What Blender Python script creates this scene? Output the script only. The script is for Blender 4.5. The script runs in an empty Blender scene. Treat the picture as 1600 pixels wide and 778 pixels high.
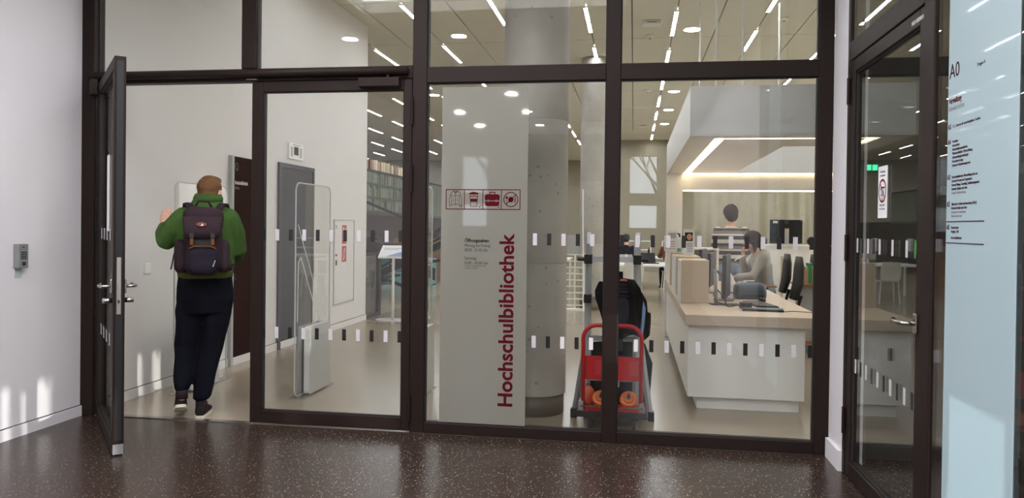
import bpy, bmesh, math, random
from mathutils import Vector, Matrix, noise
random.seed(7)
S = bpy.context.scene
COL = S.collection
PI = math.pi

# ---------------------------------------------------------------- camera
cam_d = bpy.data.cameras.new('camera')
cam = bpy.data.objects.new('camera', cam_d); COL.objects.link(cam)
th, pt, rl = math.radians(9.0), math.radians(0.57), math.radians(0.69)
R0 = Vector((math.cos(th), math.sin(th), 0)); F0 = Vector((-math.sin(th), math.cos(th), 0)); Zv = Vector((0, 0, 1))
Fw = math.cos(pt)*F0 - math.sin(pt)*Zv; U0 = math.cos(pt)*Zv + math.sin(pt)*F0
Rt = math.cos(rl)*R0 + math.sin(rl)*U0; Up = math.cos(rl)*U0 - math.sin(rl)*R0
M = Matrix.Identity(4)
for i in range(3):
    M[i][0] = Rt[i]; M[i][1] = Up[i]; M[i][2] = -Fw[i]
M[0][3], M[1][3], M[2][3] = 0, -5.31, 1.48
cam.matrix_world = M
cam_d.sensor_width = 36; cam_d.lens = 36*1200/1600; cam_d.sensor_fit = 'HORIZONTAL'
cam_d.shift_y = -22/1600; cam_d.clip_start = 0.05; cam_d.clip_end = 300
S.camera = cam

# ---------------------------------------------------------------- world, sun, exposure
w = bpy.data.worlds.new('world'); S.world = w; w.use_nodes = True
bg = w.node_tree.nodes['Background']; bg.inputs[0].default_value = (0.93, 0.955, 1.0, 1); bg.inputs[1].default_value = 5.5
sun_d = bpy.data.lights.new('sun', 'SUN'); sun_d.energy = 2.8; sun_d.angle = math.radians(0.5); sun_d.color = (1, 0.97, 0.93)
sun = bpy.data.objects.new('sun', sun_d); COL.objects.link(sun)
SUN = Vector((-1, 0.39, -0.065)).normalized()
sun.rotation_euler = SUN.to_track_quat('-Z', 'Y').to_euler(); sun.location = (20, -6, 4)
S.view_settings.view_transform = 'Standard'; S.view_settings.look = 'None'
S.view_settings.exposure = 0.75; S.view_settings.gamma = 1.0; S.view_settings.use_curve_mapping = False
try:
    S.cycles.transparent_max_bounces = 24; S.cycles.max_bounces = 8; S.cycles.sample_clamp_indirect = 6
    S.cycles.use_denoising = True
except Exception: pass
LIB_EMIT = 37.0
FOYER_W = 20.0

# ---------------------------------------------------------------- materials
def lin(c):
    c /= 255.0
    return c/12.92 if c <= 0.04045 else ((c+0.055)/1.055)**2.4
def rgb(t): return (lin(t[0]), lin(t[1]), lin(t[2]), 1)
def mat(name, col, rough=0.5, metal=0.0, var=0.05, scale=12.0, bump=0.0, bscale=60.0, spec=0.5, emit=0.0, coat=0.0):
    m = bpy.data.materials.new(name); m.use_nodes = True
    nt = m.node_tree; b = nt.nodes['Principled BSDF']
    c = rgb(col)
    tc = nt.nodes.new('ShaderNodeTexCoord')
    n = nt.nodes.new('ShaderNodeTexNoise'); n.inputs['Scale'].default_value = scale; n.inputs['Detail'].default_value = 4
    nt.links.new(tc.outputs['Object'], n.inputs['Vector'])
    mx = nt.nodes.new('ShaderNodeMix'); mx.data_type = 'RGBA'
    mx.inputs[6].default_value = tuple(min(1, x*(1-var)) for x in c[:3])+(1,)
    mx.inputs[7].default_value = tuple(min(1, x*(1+var)) for x in c[:3])+(1,)
    nt.links.new(n.outputs['Fac'], mx.inputs[0]); nt.links.new(mx.outputs[2], b.inputs['Base Color'])
    b.inputs['Roughness'].default_value = rough; b.inputs['Metallic'].default_value = metal
    b.inputs['Specular IOR Level'].default_value = spec; b.inputs['Coat Weight'].default_value = coat
    if emit:
        b.inputs['Emission Color'].default_value = c; b.inputs['Emission Strength'].default_value = emit
    if bump:
        n2 = nt.nodes.new('ShaderNodeTexNoise'); n2.inputs['Scale'].default_value = bscale; n2.inputs['Detail'].default_value = 3
        nt.links.new(tc.outputs['Object'], n2.inputs['Vector'])
        bp = nt.nodes.new('ShaderNodeBump'); bp.inputs['Strength'].default_value = bump; bp.inputs['Distance'].default_value = 0.01
        nt.links.new(n2.outputs['Fac'], bp.inputs['Height']); nt.links.new(bp.outputs[0], b.inputs['Normal'])
    return m
def glass(name, tint=(0.95, 0.957, 0.95), f0=0.045, rough=0.0):
    m = bpy.data.materials.new(name); m.use_nodes = True
    nt = m.node_tree; nt.nodes.clear()
    out = nt.nodes.new('ShaderNodeOutputMaterial')
    g = nt.nodes.new('ShaderNodeNewGeometry')
    dt = nt.nodes.new('ShaderNodeVectorMath'); dt.operation = 'DOT_PRODUCT'
    nt.links.new(g.outputs['Normal'], dt.inputs[0]); nt.links.new(g.outputs['Incoming'], dt.inputs[1])
    ab = nt.nodes.new('ShaderNodeMath'); ab.operation = 'ABSOLUTE'; nt.links.new(dt.outputs['Value'], ab.inputs[0])
    om = nt.nodes.new('ShaderNodeMath'); om.operation = 'SUBTRACT'; om.inputs[0].default_value = 1; nt.links.new(ab.outputs[0], om.inputs[1])
    pw = nt.nodes.new('ShaderNodeMath'); pw.operation = 'POWER'; pw.inputs[1].default_value = 5; nt.links.new(om.outputs[0], pw.inputs[0])
    ma = nt.nodes.new('ShaderNodeMath'); ma.operation = 'MULTIPLY_ADD'; ma.inputs[1].default_value = 1-f0; ma.inputs[2].default_value = f0
    nt.links.new(pw.outputs[0], ma.inputs[0])
    tr = nt.nodes.new('ShaderNodeBsdfTransparent'); tr.inputs[0].default_value = tint+(1,)
    gl = nt.nodes.new('ShaderNodeBsdfGlossy'); gl.inputs['Roughness'].default_value = rough; gl.inputs[0].default_value = (1, 1, 1, 1)
    mx = nt.nodes.new('ShaderNodeMixShader')
    nt.links.new(ma.outputs[0], mx.inputs[0]); nt.links.new(tr.outputs[0], mx.inputs[1]); nt.links.new(gl.outputs[0], mx.inputs[2])
    nt.links.new(mx.outputs[0], out.inputs[0])
    return m
def film(name, col, trans=0.35, gloss=0.1):
    m = bpy.data.materials.new(name); m.use_nodes = True
    nt = m.node_tree; nt.nodes.clear()
    out = nt.nodes.new('ShaderNodeOutputMaterial')
    tc = nt.nodes.new('ShaderNodeTexCoord'); n = nt.nodes.new('ShaderNodeTexNoise'); n.inputs['Scale'].default_value = 3
    nt.links.new(tc.outputs['Object'], n.inputs['Vector'])
    c = rgb(col); mx0 = nt.nodes.new('ShaderNodeMix'); mx0.data_type = 'RGBA'
    mx0.inputs[6].default_value = tuple(x*0.97 for x in c[:3])+(1,); mx0.inputs[7].default_value = c
    nt.links.new(n.outputs['Fac'], mx0.inputs[0])
    d = nt.nodes.new('ShaderNodeBsdfDiffuse'); t = nt.nodes.new('ShaderNodeBsdfTranslucent')
    nt.links.new(mx0.outputs[2], d.inputs[0]); nt.links.new(mx0.outputs[2], t.inputs[0])
    a = nt.nodes.new('ShaderNodeMixShader'); a.inputs[0].default_value = trans
    nt.links.new(d.outputs[0], a.inputs[1]); nt.links.new(t.outputs[0], a.inputs[2])
    g = nt.nodes.new('ShaderNodeBsdfGlossy'); g.inputs['Roughness'].default_value = 0.03
    b = nt.nodes.new('ShaderNodeMixShader'); b.inputs[0].default_value = gloss
    nt.links.new(a.outputs[0], b.inputs[1]); nt.links.new(g.outputs[0], b.inputs[2])
    nt.links.new(b.outputs[0], out.inputs[0])
    return m
def terrazzo():
    m = mat('terrazzo', (54, 42, 37), 0.24, var=0.12, scale=5, spec=0.28)
    nt = m.node_tree; b = nt.nodes['Principled BSDF']; src = b.inputs['Base Color'].links[0].from_socket
    tc = nt.nodes.new('ShaderNodeTexCoord')
    prev = src
    for sc, thr, size, col in ((98, 0.85, 0.24, (190, 177, 163)), (160, 0.80, 0.25, (124, 108, 97)), (130, 0.80, 0.30, (42, 32, 28))):
        v = nt.nodes.new('ShaderNodeTexVoronoi'); v.inputs['Scale'].default_value = sc
        nt.links.new(tc.outputs['Object'], v.inputs['Vector'])
        l = nt.nodes.new('ShaderNodeMath'); l.operation = 'LESS_THAN'; l.inputs[1].default_value = size; nt.links.new(v.outputs['Distance'], l.inputs[0])
        sp = nt.nodes.new('ShaderNodeSeparateColor'); nt.links.new(v.outputs['Color'], sp.inputs[0])
        g = nt.nodes.new('ShaderNodeMath'); g.operation = 'GREATER_THAN'; g.inputs[1].default_value = thr; nt.links.new(sp.outputs[0], g.inputs[0])
        k = nt.nodes.new('ShaderNodeMath'); k.operation = 'MULTIPLY'; nt.links.new(l.outputs[0], k.inputs[0]); nt.links.new(g.outputs[0], k.inputs[1])
        mx = nt.nodes.new('ShaderNodeMix'); mx.data_type = 'RGBA'; mx.inputs[7].default_value = rgb(col)
        nt.links.new(k.outputs[0], mx.inputs[0]); nt.links.new(prev, mx.inputs[6]); prev = mx.outputs[2]
    nt.links.new(prev, b.inputs['Base Color'])
    return m
def concrete():
    m = mat('concrete', (172, 166, 157), 0.7, var=0.34, scale=2.2, bump=0.15, bscale=30)
    nt = m.node_tree; b = nt.nodes['Principled BSDF']; src = b.inputs['Base Color'].links[0].from_socket
    tc = nt.nodes.new('ShaderNodeTexCoord')
    v = nt.nodes.new('ShaderNodeTexVoronoi'); v.inputs['Scale'].default_value = 14; nt.links.new(tc.outputs['Object'], v.inputs['Vector'])
    nz = nt.nodes.new('ShaderNodeTexNoise'); nz.inputs['Scale'].default_value = 5; nt.links.new(tc.outputs['Object'], nz.inputs['Vector'])
    mu = nt.nodes.new('ShaderNodeMath'); mu.operation = 'MULTIPLY'; mu.inputs[1].default_value = 0.34; nt.links.new(nz.outputs['Fac'], mu.inputs[0])
    l = nt.nodes.new('ShaderNodeMath'); l.operation = 'LESS_THAN'; nt.links.new(v.outputs['Distance'], l.inputs[0]); nt.links.new(mu.outputs[0], l.inputs[1])
    sp = nt.nodes.new('ShaderNodeSeparateColor'); nt.links.new(v.outputs['Color'], sp.inputs[0])
    g = nt.nodes.new('ShaderNodeMath'); g.operation = 'GREATER_THAN'; g.inputs[1].default_value = 0.62; nt.links.new(sp.outputs[0], g.inputs[0])
    k = nt.nodes.new('ShaderNodeMath'); k.operation = 'MULTIPLY'; nt.links.new(l.outputs[0], k.inputs[0]); nt.links.new(g.outputs[0], k.inputs[1])
    k2 = nt.nodes.new('ShaderNodeMath'); k2.operation = 'MULTIPLY'; k2.inputs[1].default_value = 0.4; nt.links.new(k.outputs[0], k2.inputs[0])
    mx = nt.nodes.new('ShaderNodeMix'); mx.data_type = 'RGBA'; mx.inputs[7].default_value = rgb((80, 77, 74))
    nt.links.new(k2.outputs[0], mx.inputs[0]); nt.links.new(src, mx.inputs[6]); nt.links.new(mx.outputs[2], b.inputs['Base Color'])
    return m
def stripes():
    m = mat('striped_knit', (190, 190, 188), 0.9, var=0.1, scale=60)
    nt = m.node_tree; b = nt.nodes['Principled BSDF']
    tc = nt.nodes.new('ShaderNodeTexCoord'); sx = nt.nodes.new('ShaderNodeSeparateXYZ'); nt.links.new(tc.outputs['Object'], sx.inputs[0])
    k = nt.nodes.new('ShaderNodeMath'); k.operation = 'MULTIPLY'; k.inputs[1].default_value = 1/0.215; nt.links.new(sx.outputs[2], k.inputs[0])
    f = nt.nodes.new('ShaderNodeMath'); f.operation = 'FRACT'; nt.links.new(k.outputs[0], f.inputs[0])
    r = nt.nodes.new('ShaderNodeValToRGB'); r.color_ramp.interpolation = 'CONSTANT'
    e = r.color_ramp.elements; e[0].position = 0; e[0].color = rgb((205, 204, 200)); e[1].position = 0.25; e[1].color = rgb((52, 50, 58))
    for p, c in ((0.5, (205, 204, 200)), (0.62, (120, 118, 120)), (0.82, (52, 50, 58))):
        x = e.new(p); x.color = rgb(c)
    nt.links.new(f.outputs[0], r.inputs[0]); nt.links.new(r.outputs[0], b.inputs['Base Color'])
    return m

MT = {}
def D(k, *a, **kw): MT[k] = mat(k, *a, **kw)
D('white_wall', (226, 222, 219), 0.6, var=0.015, scale=1.5)
D('foyer_wall', (224, 220, 224), 0.42, var=0.02, scale=1.2)
D('frame_brown', (36, 26, 23), 0.5, var=0.06, scale=8, spec=0.15)
D('frame_dark', (28, 25, 25), 0.6, spec=0.2)
D('gasket', (14, 13, 13), 0.6)
D('lib_floor', (152, 139, 122), 0.19, var=0.06, scale=3)
D('ceiling_panel', (224, 220, 204), 0.9, var=0.16, scale=45, bump=0.25, bscale=90)
D('ceiling_gap', (92, 88, 78), 0.9)
D('foyer_ceiling', (200, 196, 190), 0.8)
D('steel', (178, 176, 172), 0.25, 1.0)
D('alu', (176, 177, 178), 0.5, 0.35)
D('alu_dull', (138, 139, 140), 0.55, 0.3)
D('lamp_white', (240, 238, 230), 0.5)
MT['lamp_glow'] = mat('lamp_glow', (246, 250, 255), 0.5, var=0, emit=LIB_EMIT)
MT['down_glow'] = mat('down_glow', (255, 246, 235), 0.5, var=0, emit=6)
MT['led_glow'] = mat('led_glow', (255, 230, 190), 0.5, var=0, emit=4.5)
MT['exit_glow'] = mat('exit_glow', (60, 220, 160), 0.5, var=0, emit=1.2)
D('laminate_white', (244, 243, 240), 0.3, var=0.01)
D('laminate_beige', (204, 187, 167), 0.5, var=0.04, scale=25)
D('wood_orange', (176, 116, 66), 0.4, var=0.12, scale=30)
D('black', (22, 22, 24), 0.4)
D('black_plastic', (22, 22, 24), 0.45, spec=0.3)
D('dark_grey', (40, 41, 44), 0.55, spec=0.3)
D('mid_grey', (120, 120, 120), 0.5)
D('light_grey', (176, 176, 174), 0.45)
D('gate_grey', (186, 186, 182), 0.35)
D('curtain', (158, 150, 130), 0.95, var=0.1, scale=6)
D('far_wall', (158, 150, 132), 0.9, var=0.06)
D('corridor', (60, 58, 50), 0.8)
D('dark_wood', (48, 38, 32), 0.8, spec=0.15)
D('teal', (84, 160, 166), 0.5)
D('red_paint', (168, 20, 28), 0.4, spec=0.3)
D('red_sign', (176, 40, 44), 0.4)
D('burgundy', (78, 12, 22), 0.9, spec=0.1)
D('text_dark', (48, 45, 45), 0.9, spec=0.1)
D('text_plum', (54, 24, 32), 0.9, spec=0.1)
D('text_grey', (138, 136, 140), 0.6)
D('text_white', (225, 222, 218), 0.6)
D('marker_black', (16, 15, 15), 0.4)
D('marker_white', (196, 190, 194), 0.5)
D('sign_brown', (48, 31, 28), 0.9, spec=0.08)
D('paper', (232, 232, 236), 0.7)
D('paper_blue', (128, 158, 196), 0.7)
D('orange', (196, 92, 12), 0.5)
D('elevator_grey', (52, 52, 55), 0.7, spec=0.15)
D('elevator_dark', (34, 30, 29), 0.6, spec=0.2)
D('skin', (206, 158, 136), 0.5, var=0.06)
D('hair_light', (108, 76, 52), 0.85, spec=0.15, var=0.35, scale=70, bump=0.6, bscale=120)
D('hair_dark', (44, 28, 22), 0.85, spec=0.15, var=0.35, scale=70, bump=0.5, bscale=100)
D('hair_black', (32, 26, 24), 0.6, var=0.3, scale=70)
D('jacket_green', (62, 88, 42), 0.9, spec=0.15, var=0.22, scale=14, bump=0.5, bscale=26)
D('jacket_rib', (74, 78, 28), 0.85, var=0.15, scale=60)
D('denim_dark', (17, 18, 26), 0.95, spec=0.1, var=0.25, scale=18, bump=0.4, bscale=16)
D('denim_light', (140, 158, 180), 0.85, var=0.15, scale=18)
D('pack_plum', (50, 37, 43), 0.9, spec=0.15, var=0.15, scale=25, bump=0.35, bscale=40)
D('pack_navy', (36, 31, 42), 0.9, spec=0.15, var=0.15, scale=25, bump=0.3, bscale=40)
D('leather_tan', (100, 66, 36), 0.8, spec=0.15)
D('shoe_brown', (28, 22, 21), 0.8, spec=0.2)
D('sole_white', (206, 196, 182), 0.6)
D('hoodie_grey', (166, 163, 158), 0.9, var=0.12, scale=50, bump=0.2, bscale=60)
D('cloth_black', (15, 14, 15), 0.95, spec=0.1, var=0.3, scale=12, bump=0.5, bscale=18)
D('cloth_navy', (32, 33, 42), 0.9, spec=0.15, var=0.15, scale=20, bump=0.3)
D('cloth_blue', (120, 148, 190), 0.8)
D('cloth_rust', (120, 62, 40), 0.85)
D('chair_white', (206, 202, 192), 0.5)
D('rubber', (30, 30, 30), 0.8)
D('bark', (92, 80, 70), 0.9, var=0.2)
D('grass', (92, 100, 64), 1.0, var=0.2)
D('bottle_clear', (214, 222, 220), 0.2)
D('scanner_blue', (66, 78, 90), 0.35)
for i, c in enumerate([(206, 176, 128), (190, 160, 118), (222, 204, 168), (150, 120, 84), (206, 190, 160), (60, 62, 80), (150, 60, 50), (36, 34, 38), (226, 220, 206), (40, 150, 96)]):
    D('book%d' % i, c, 0.7, var=0.1)
MT['terrazzo'] = terrazzo(); MT['concrete'] = concrete(); MT['striped_knit'] = stripes()
MT['glass'] = glass('glass'); MT['glass_door'] = glass('glass_door')
MT['glass_teal'] = glass('glass_teal', (0.64, 0.76, 0.74), 0.05); MT['glass_dark'] = glass('glass_dark', (0.45, 0.47, 0.48), 0.05)
MT['glass_solar'] = glass('glass_solar', (0.68, 0.71, 0.73), 0.05)
MT['plexi'] = glass('plexi', (0.97, 0.975, 0.975), 0.03)
MT['film_grey'] = film('film_grey', (154, 151, 142), 0.35, 0.05)
MT['film_blue'] = film('film_blue', (206, 222, 228), 0.5, 0.03)
MT['film_dim'] = film('film_dim', (200, 196, 188), 0.4, 0.05)

ORD = ['first', 'second', 'third', 'fourth', 'fifth', 'sixth', 'seventh', 'eighth', 'ninth', 'tenth', 'eleventh', 'twelfth', 'thirteenth', 'fourteenth', 'fifteenth', 'sixteenth', 'seventeenth', 'eighteenth', 'nineteenth', 'twentieth']
ORD += ['twenty-'+o for o in ORD[:9]]+['thirtieth']+['thirty-'+o for o in ORD[:9]]
# ---------------------------------------------------------------- builders
class MB:
    def __init__(s): s.v = []; s.f = []
    def add(s, vs, fs):
        o = len(s.v); s.v += [Vector(v) for v in vs]; s.f += [tuple(i+o for i in f) for f in fs]; return s
    def box(s, x0, x1, y0, y1, z0, z1):
        return s.add([(x0, y0, z0), (x1, y0, z0), (x1, y1, z0), (x0, y1, z0), (x0, y0, z1), (x1, y0, z1), (x1, y1, z1), (x0, y1, z1)],
                     [(0, 3, 2, 1), (4, 5, 6, 7), (0, 1, 5, 4), (1, 2, 6, 5), (2, 3, 7, 6), (3, 0, 4, 7)])
    def cyl(s, a, b, r, n=12, r2=None):
        return s.tube([a, b], [r, r if r2 is None else r2], n)
    def tube(s, pts, r, n=8, flat=None):
        pts = [Vector(p) for p in pts]; rs = r if isinstance(r, (list, tuple)) else [r]*len(pts)
        o = len(s.v); up = None
        for i, p in enumerate(pts):
            t = (pts[min(i+1, len(pts)-1)] - pts[max(i-1, 0)]).normalized()
            if up is None:
                up = Vector((0, 0, 1)) if abs(t.z) < 0.9 else Vector((1, 0, 0))
            a = t.cross(up)
            if a.length < 1e-4: a = t.orthogonal()
            a.normalize(); up = a.cross(t).normalized()
            for k in range(n):
                an = 2*PI*k/n
                s.v.append(p + rs[i]*(math.cos(an)*a + math.sin(an)*up*(flat or 1)))
        m = len(pts)
        for i in range(m-1):
            for k in range(n):
                s.f.append((o+i*n+k, o+i*n+(k+1) % n, o+(i+1)*n+(k+1) % n, o+(i+1)*n+k))
        s.f.append(tuple(o+k for k in reversed(range(n)))); s.f.append(tuple(o+(m-1)*n+k for k in range(n)))
        return s
    def limb(s, pts, rs, n=14):
        pts = [Vector(p) for p in pts]
        a = (pts[0]-pts[1]).normalized(); b = (pts[-1]-pts[-2]).normalized()
        P = [pts[0]+a*rs[0]*0.95, pts[0]+a*rs[0]*0.6]+pts+[pts[-1]+b*rs[-1]*0.6, pts[-1]+b*rs[-1]*0.95]
        Rr = [rs[0]*0.3, rs[0]*0.8]+list(rs)+[rs[-1]*0.8, rs[-1]*0.3]
        return s.tube(P, Rr, n)
    def rings(s, rr, n=20, p=2.0):
        # rr: (centre, half width vector, half depth vector)
        o = len(s.v)
        for c, ax, ay in rr:
            c, ax, ay = Vector(c), Vector(ax), Vector(ay)
            for k in range(n):
                an = 2*PI*k/n; cc, ss = math.cos(an), math.sin(an)
                cc = math.copysign(abs(cc)**(2/p), cc); ss = math.copysign(abs(ss)**(2/p), ss)
                s.v.append(c+ax*cc+ay*ss)
        m = len(rr)
        for i in range(m-1):
            for k in range(n):
                s.f.append((o+i*n+k, o+i*n+(k+1) % n, o+(i+1)*n+(k+1) % n, o+(i+1)*n+k))
        s.f.append(tuple(o+k for k in reversed(range(n)))); s.f.append(tuple(o+(m-1)*n+k for k in range(n)))
        return s
    def ell(s, c, r, n=16, m=10, rot=None):
        c = Vector(c); o = len(s.v)
        for i in range(1, m):
            ph = PI*i/m
            for k in range(n):
                an = 2*PI*k/n
                q = Vector((r[0]*math.sin(ph)*math.cos(an), r[1]*math.sin(ph)*math.sin(an), -r[2]*math.cos(ph)))
                if rot: q = rot @ q
                s.v.append(c+q)
        q = Vector((0, 0, r[2])); q = rot @ q if rot else q
        s.v.append(c-q); s.v.append(c+q)
        for i in range(m-2):
            for k in range(n):
                s.f.append((o+i*n+k, o+i*n+(k+1) % n, o+(i+1)*n+(k+1) % n, o+(i+1)*n+k))
        a, b = o+(m-1)*n, o+(m-1)*n+1
        for k in range(n):
            s.f.append((a, o+(k+1) % n, o+k)); s.f.append((b, o+(m-2)*n+k, o+(m-2)*n+(k+1) % n))
        return s
    def prism(s, poly, h, mx):
        # poly: 2-D outline, extruded by h along local z, placed by matrix mx
        n = len(poly)
        vs = [mx @ Vector((x, y, 0)) for x, y in poly]+[mx @ Vector((x, y, h)) for x, y in poly]
        fs = [tuple(reversed(range(n))), tuple(range(n, 2*n))]+[(i, (i+1) % n, n+(i+1) % n, n+i) for i in range(n)]
        return s.add(vs, fs)
    def line2(s, pts, wd, h, mx, closed=False):
        pts = [Vector((p[0], p[1])) for p in pts]
        if closed: pts = pts+[pts[0]]
        for a, b in zip(pts, pts[1:]):
            d = b-a
            if d.length < 1e-6: continue
            d.normalize(); nn = Vector((-d.y, d.x))*wd/2; e = d*wd*0.35
            s.prism([tuple(a-e-nn), tuple(b+e-nn), tuple(b+e+nn), tuple(a-e+nn)], h, mx)
        return s
    def build(s, name, m, parent=None, smooth=False, bevel=0.0, seg=2, world=False, fix=False):
        me = bpy.data.meshes.new(name)
        off = Vector((0, 0, 0))
        if world and parent is not None:
            q = parent
            while q is not None:
                off += q.location; q = q.parent
        me.from_pydata([v-off for v in s.v], [], s.f)
        if fix:
            bm = bmesh.new(); bm.from_mesh(me); bmesh.ops.recalc_face_normals(bm, faces=bm.faces); bm.to_mesh(me); bm.free()
        me.materials.append(MT[m] if isinstance(m, str) else m)
        if smooth:
            for p in me.polygons: p.use_smooth = True
        o = bpy.data.objects.new(name, me); COL.objects.link(o)
        if parent is not None: o.parent = parent
        if bevel:
            b = o.modifiers.new('bevel', 'BEVEL'); b.width = bevel; b.segments = seg; b.limit_method = 'ANGLE'
        return o
def tag(o, label, cat, group=None, kind=None):
    o['label'] = label; o['category'] = cat
    if group: o['group'] = group
    if kind: o['kind'] = kind
    return o
def thing(name, label, cat, loc=(0, 0, 0), rz=0.0, group=None, kind=None):
    o = bpy.data.objects.new(name, None); COL.objects.link(o); o.empty_display_size = 0.1
    o.location = loc; o.rotation_euler = (0, 0, rz)
    return tag(o, label, cat, group, kind)
def BX(*a): return MB().box(*a)
def copy_tree(o, parent=None):
    c = o.copy(); COL.objects.link(c)
    if parent is not None: c.parent = parent
    for ch in list(o.children): copy_tree(ch, c)
    return c
def basis(o, ex, ey):
    ex, ey = Vector(ex), Vector(ey); ez = ex.cross(ey); m = Matrix.Identity(4)
    for i in range(3): m[i][0] = ex[i]; m[i][1] = ey[i]; m[i][2] = ez[i]; m[i][3] = o[i]
    return m
def on_facade(x, z, y): return basis((x, y, z), (1, 0, 0), (0, 0, 1))
def on_facade_up(x, z, y): return basis((x, y, z), (0, 0, 1), (-1, 0, 0))
def on_left(y, z, x): return basis((x, y, z), (0, 1, 0), (0, 0, 1))
def on_right(y, z, x): return basis((x, y, z), (0, -1, 0), (0, 0, 1))
def text(body, size, mx, m, parent, width=None, bold=0.0, name='lettering', align='LEFT'):
    cu = bpy.data.curves.new('t', 'FONT'); cu.body = body; cu.size = size; cu.extrude = 0.0004; cu.offset = bold; cu.align_x = align
    cu.resolution_u = 3
    ob = bpy.data.objects.new('t', cu); COL.objects.link(ob)
    dg = bpy.context.evaluated_depsgraph_get(); me = bpy.data.meshes.new_from_object(ob.evaluated_get(dg))
    bpy.data.objects.remove(ob); bpy.data.curves.remove(cu)
    if width:
        xs = [v.co.x for v in me.vertices]; k = width/max(1e-6, max(xs)-min(xs))
        for v in me.vertices: v.co.x = (v.co.x-min(xs))*k
    off = Vector((0, 0, 0)); q = parent
    while q is not None: off += q.location; q = q.parent
    me.transform(Matrix.Translation(-off) @ mx); me.name = name
    me.materials.clear(); me.materials.append(MT[m])
    o = bpy.data.objects.new(name, me); COL.objects.link(o); o.parent = parent
    return o
def circ(cx, cy, r, n=28, a0=0, a1=2*PI):
    return [(cx+r*math.cos(a0+(a1-a0)*i/n), cy+r*math.sin(a0+(a1-a0)*i/n)) for i in range(n)]
# ================================================================ THE SHELL
XL = -4.15          # left wall plane
CZ = 4.58           # library ceiling
FZ = 3.6            # foyer ceiling
def struct(name, mb, m, label, cat, **kw):
    return tag(mb.build(name, m, **kw), label, cat, kind='structure')

struct('floor', BX(-4.6, 4.2, -12.2, 0.0, -0.12, 0.0), 'terrazzo', 'dark brown speckled terrazzo floor of the entrance foyer', 'floor')
struct('floor', BX(-14.2, 8.2, 0.0, 30.2, -0.12, 0.0), 'lib_floor', 'pale grey-beige smooth floor inside the library', 'floor')
struct('trim_1', BX(-4.07, -2.80, -0.012, 0.045, 0.0, 0.006), 'steel', 'thin metal threshold strip under the open door', 'threshold')
struct('wall_left', BX(-4.45, XL-0.02, -12.2, -0.001, 0.0, FZ), 'foyer_wall', 'white foyer wall left of the glazed entrance', 'wall')
b = struct('baseboard_left', BX(XL-0.021, XL-0.004, -12.0, -0.01, 0.0, 0.078), 'foyer_wall', 'white baseboard along the left foyer wall', 'baseboard')
struct('trim_2', BX(XL-0.021, XL-0.014, -12.0, -0.01, 0.078, 0.083), 'gasket', 'dark strip painted as the shadow gap above the left foyer baseboard', 'shadow gap')  # solid dark strip stands in for the shade of a gap
struct('wall_inner_left', BX(-4.45, -4.15, 0.1, 6.25, 0.0, CZ), 'white_wall', 'tall white wall inside the library behind the doors', 'wall')
struct('baseboard_inner_left', BX(-4.151, -4.136, 0.1, 6.25, 0.0, 0.083), 'white_wall', 'white baseboard along the inner library wall', 'baseboard')
struct('trim_3', BX(-4.151, -4.146, 0.1, 6.25, 0.083, 0.088), 'gasket', 'dark strip painted as the shadow gap above the inner library baseboard', 'shadow gap')  # gap shade painted as a thin dark strip on the wall
struct('wall_inner_end', BX(-14.2, -4.451, 6.05, 6.25, 0.0, CZ), 'white_wall', 'white wall returning left beside the stairs', 'wall')
struct('wall_far', BX(-14.2, 8.2, 30.0, 30.2, 0.0, CZ), 'far_wall', 'beige far wall of the reading room', 'wall')
struct('wall_far_left', BX(-14.2, -14.0, 6.25, 30.0, 0.0, CZ), 'far_wall', 'beige side wall beyond the book gallery', 'wall')
w_ = MB(); ys = 0.1
for k in range(11):
    a = 1.2+2.6*k; c = a+2.2
    w_.box(8.0, 8.2, ys, a, 0, CZ); w_.box(8.0, 8.2, a, c, 0, 0.7); w_.box(8.0, 8.2, a, c, 4.1, CZ); ys = c
    pl_ = bpy.data.lights.new('window_portal', 'AREA'); pl_.shape = 'RECTANGLE'; pl_.size = 2.2; pl_.size_y = 3.4; pl_.cycles.is_portal = True
    po = bpy.data.objects.new('window_portal', pl_); COL.objects.link(po); po.matrix_world = basis((8.1, (a+c)/2, 2.4), (0, -1, 0), (0, 0, 1)) @ Matrix.Rotation(PI, 4, 'Y')
w_.box(8.0, 8.2, ys, 30.0, 0, CZ)
struct('wall_right', w_, 'far_wall', 'beige right-hand library wall with tall windows', 'wall')
struct('sun_block_wall', BX(14, 14.3, -2.4, 46, -0.05, 5.4), 'concrete', 'grey unseen wall added outside the library windows to block the low sun', 'wall')  # unseen wall added to keep low sun out of the library
# facade wall right of the glazing
w_ = MB()
w_.box(1.405, 8.2, 0.0, 0.1, 0, CZ)
struct('wall_front', w_, 'corridor', 'grey wall at the end of the corridor behind the glass door', 'wall')
struct('wall_above', BX(-4.45, 1.405, 0.0, 0.1, FZ, CZ), 'white_wall', 'wall strip above the entrance glazing', 'wall')
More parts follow.
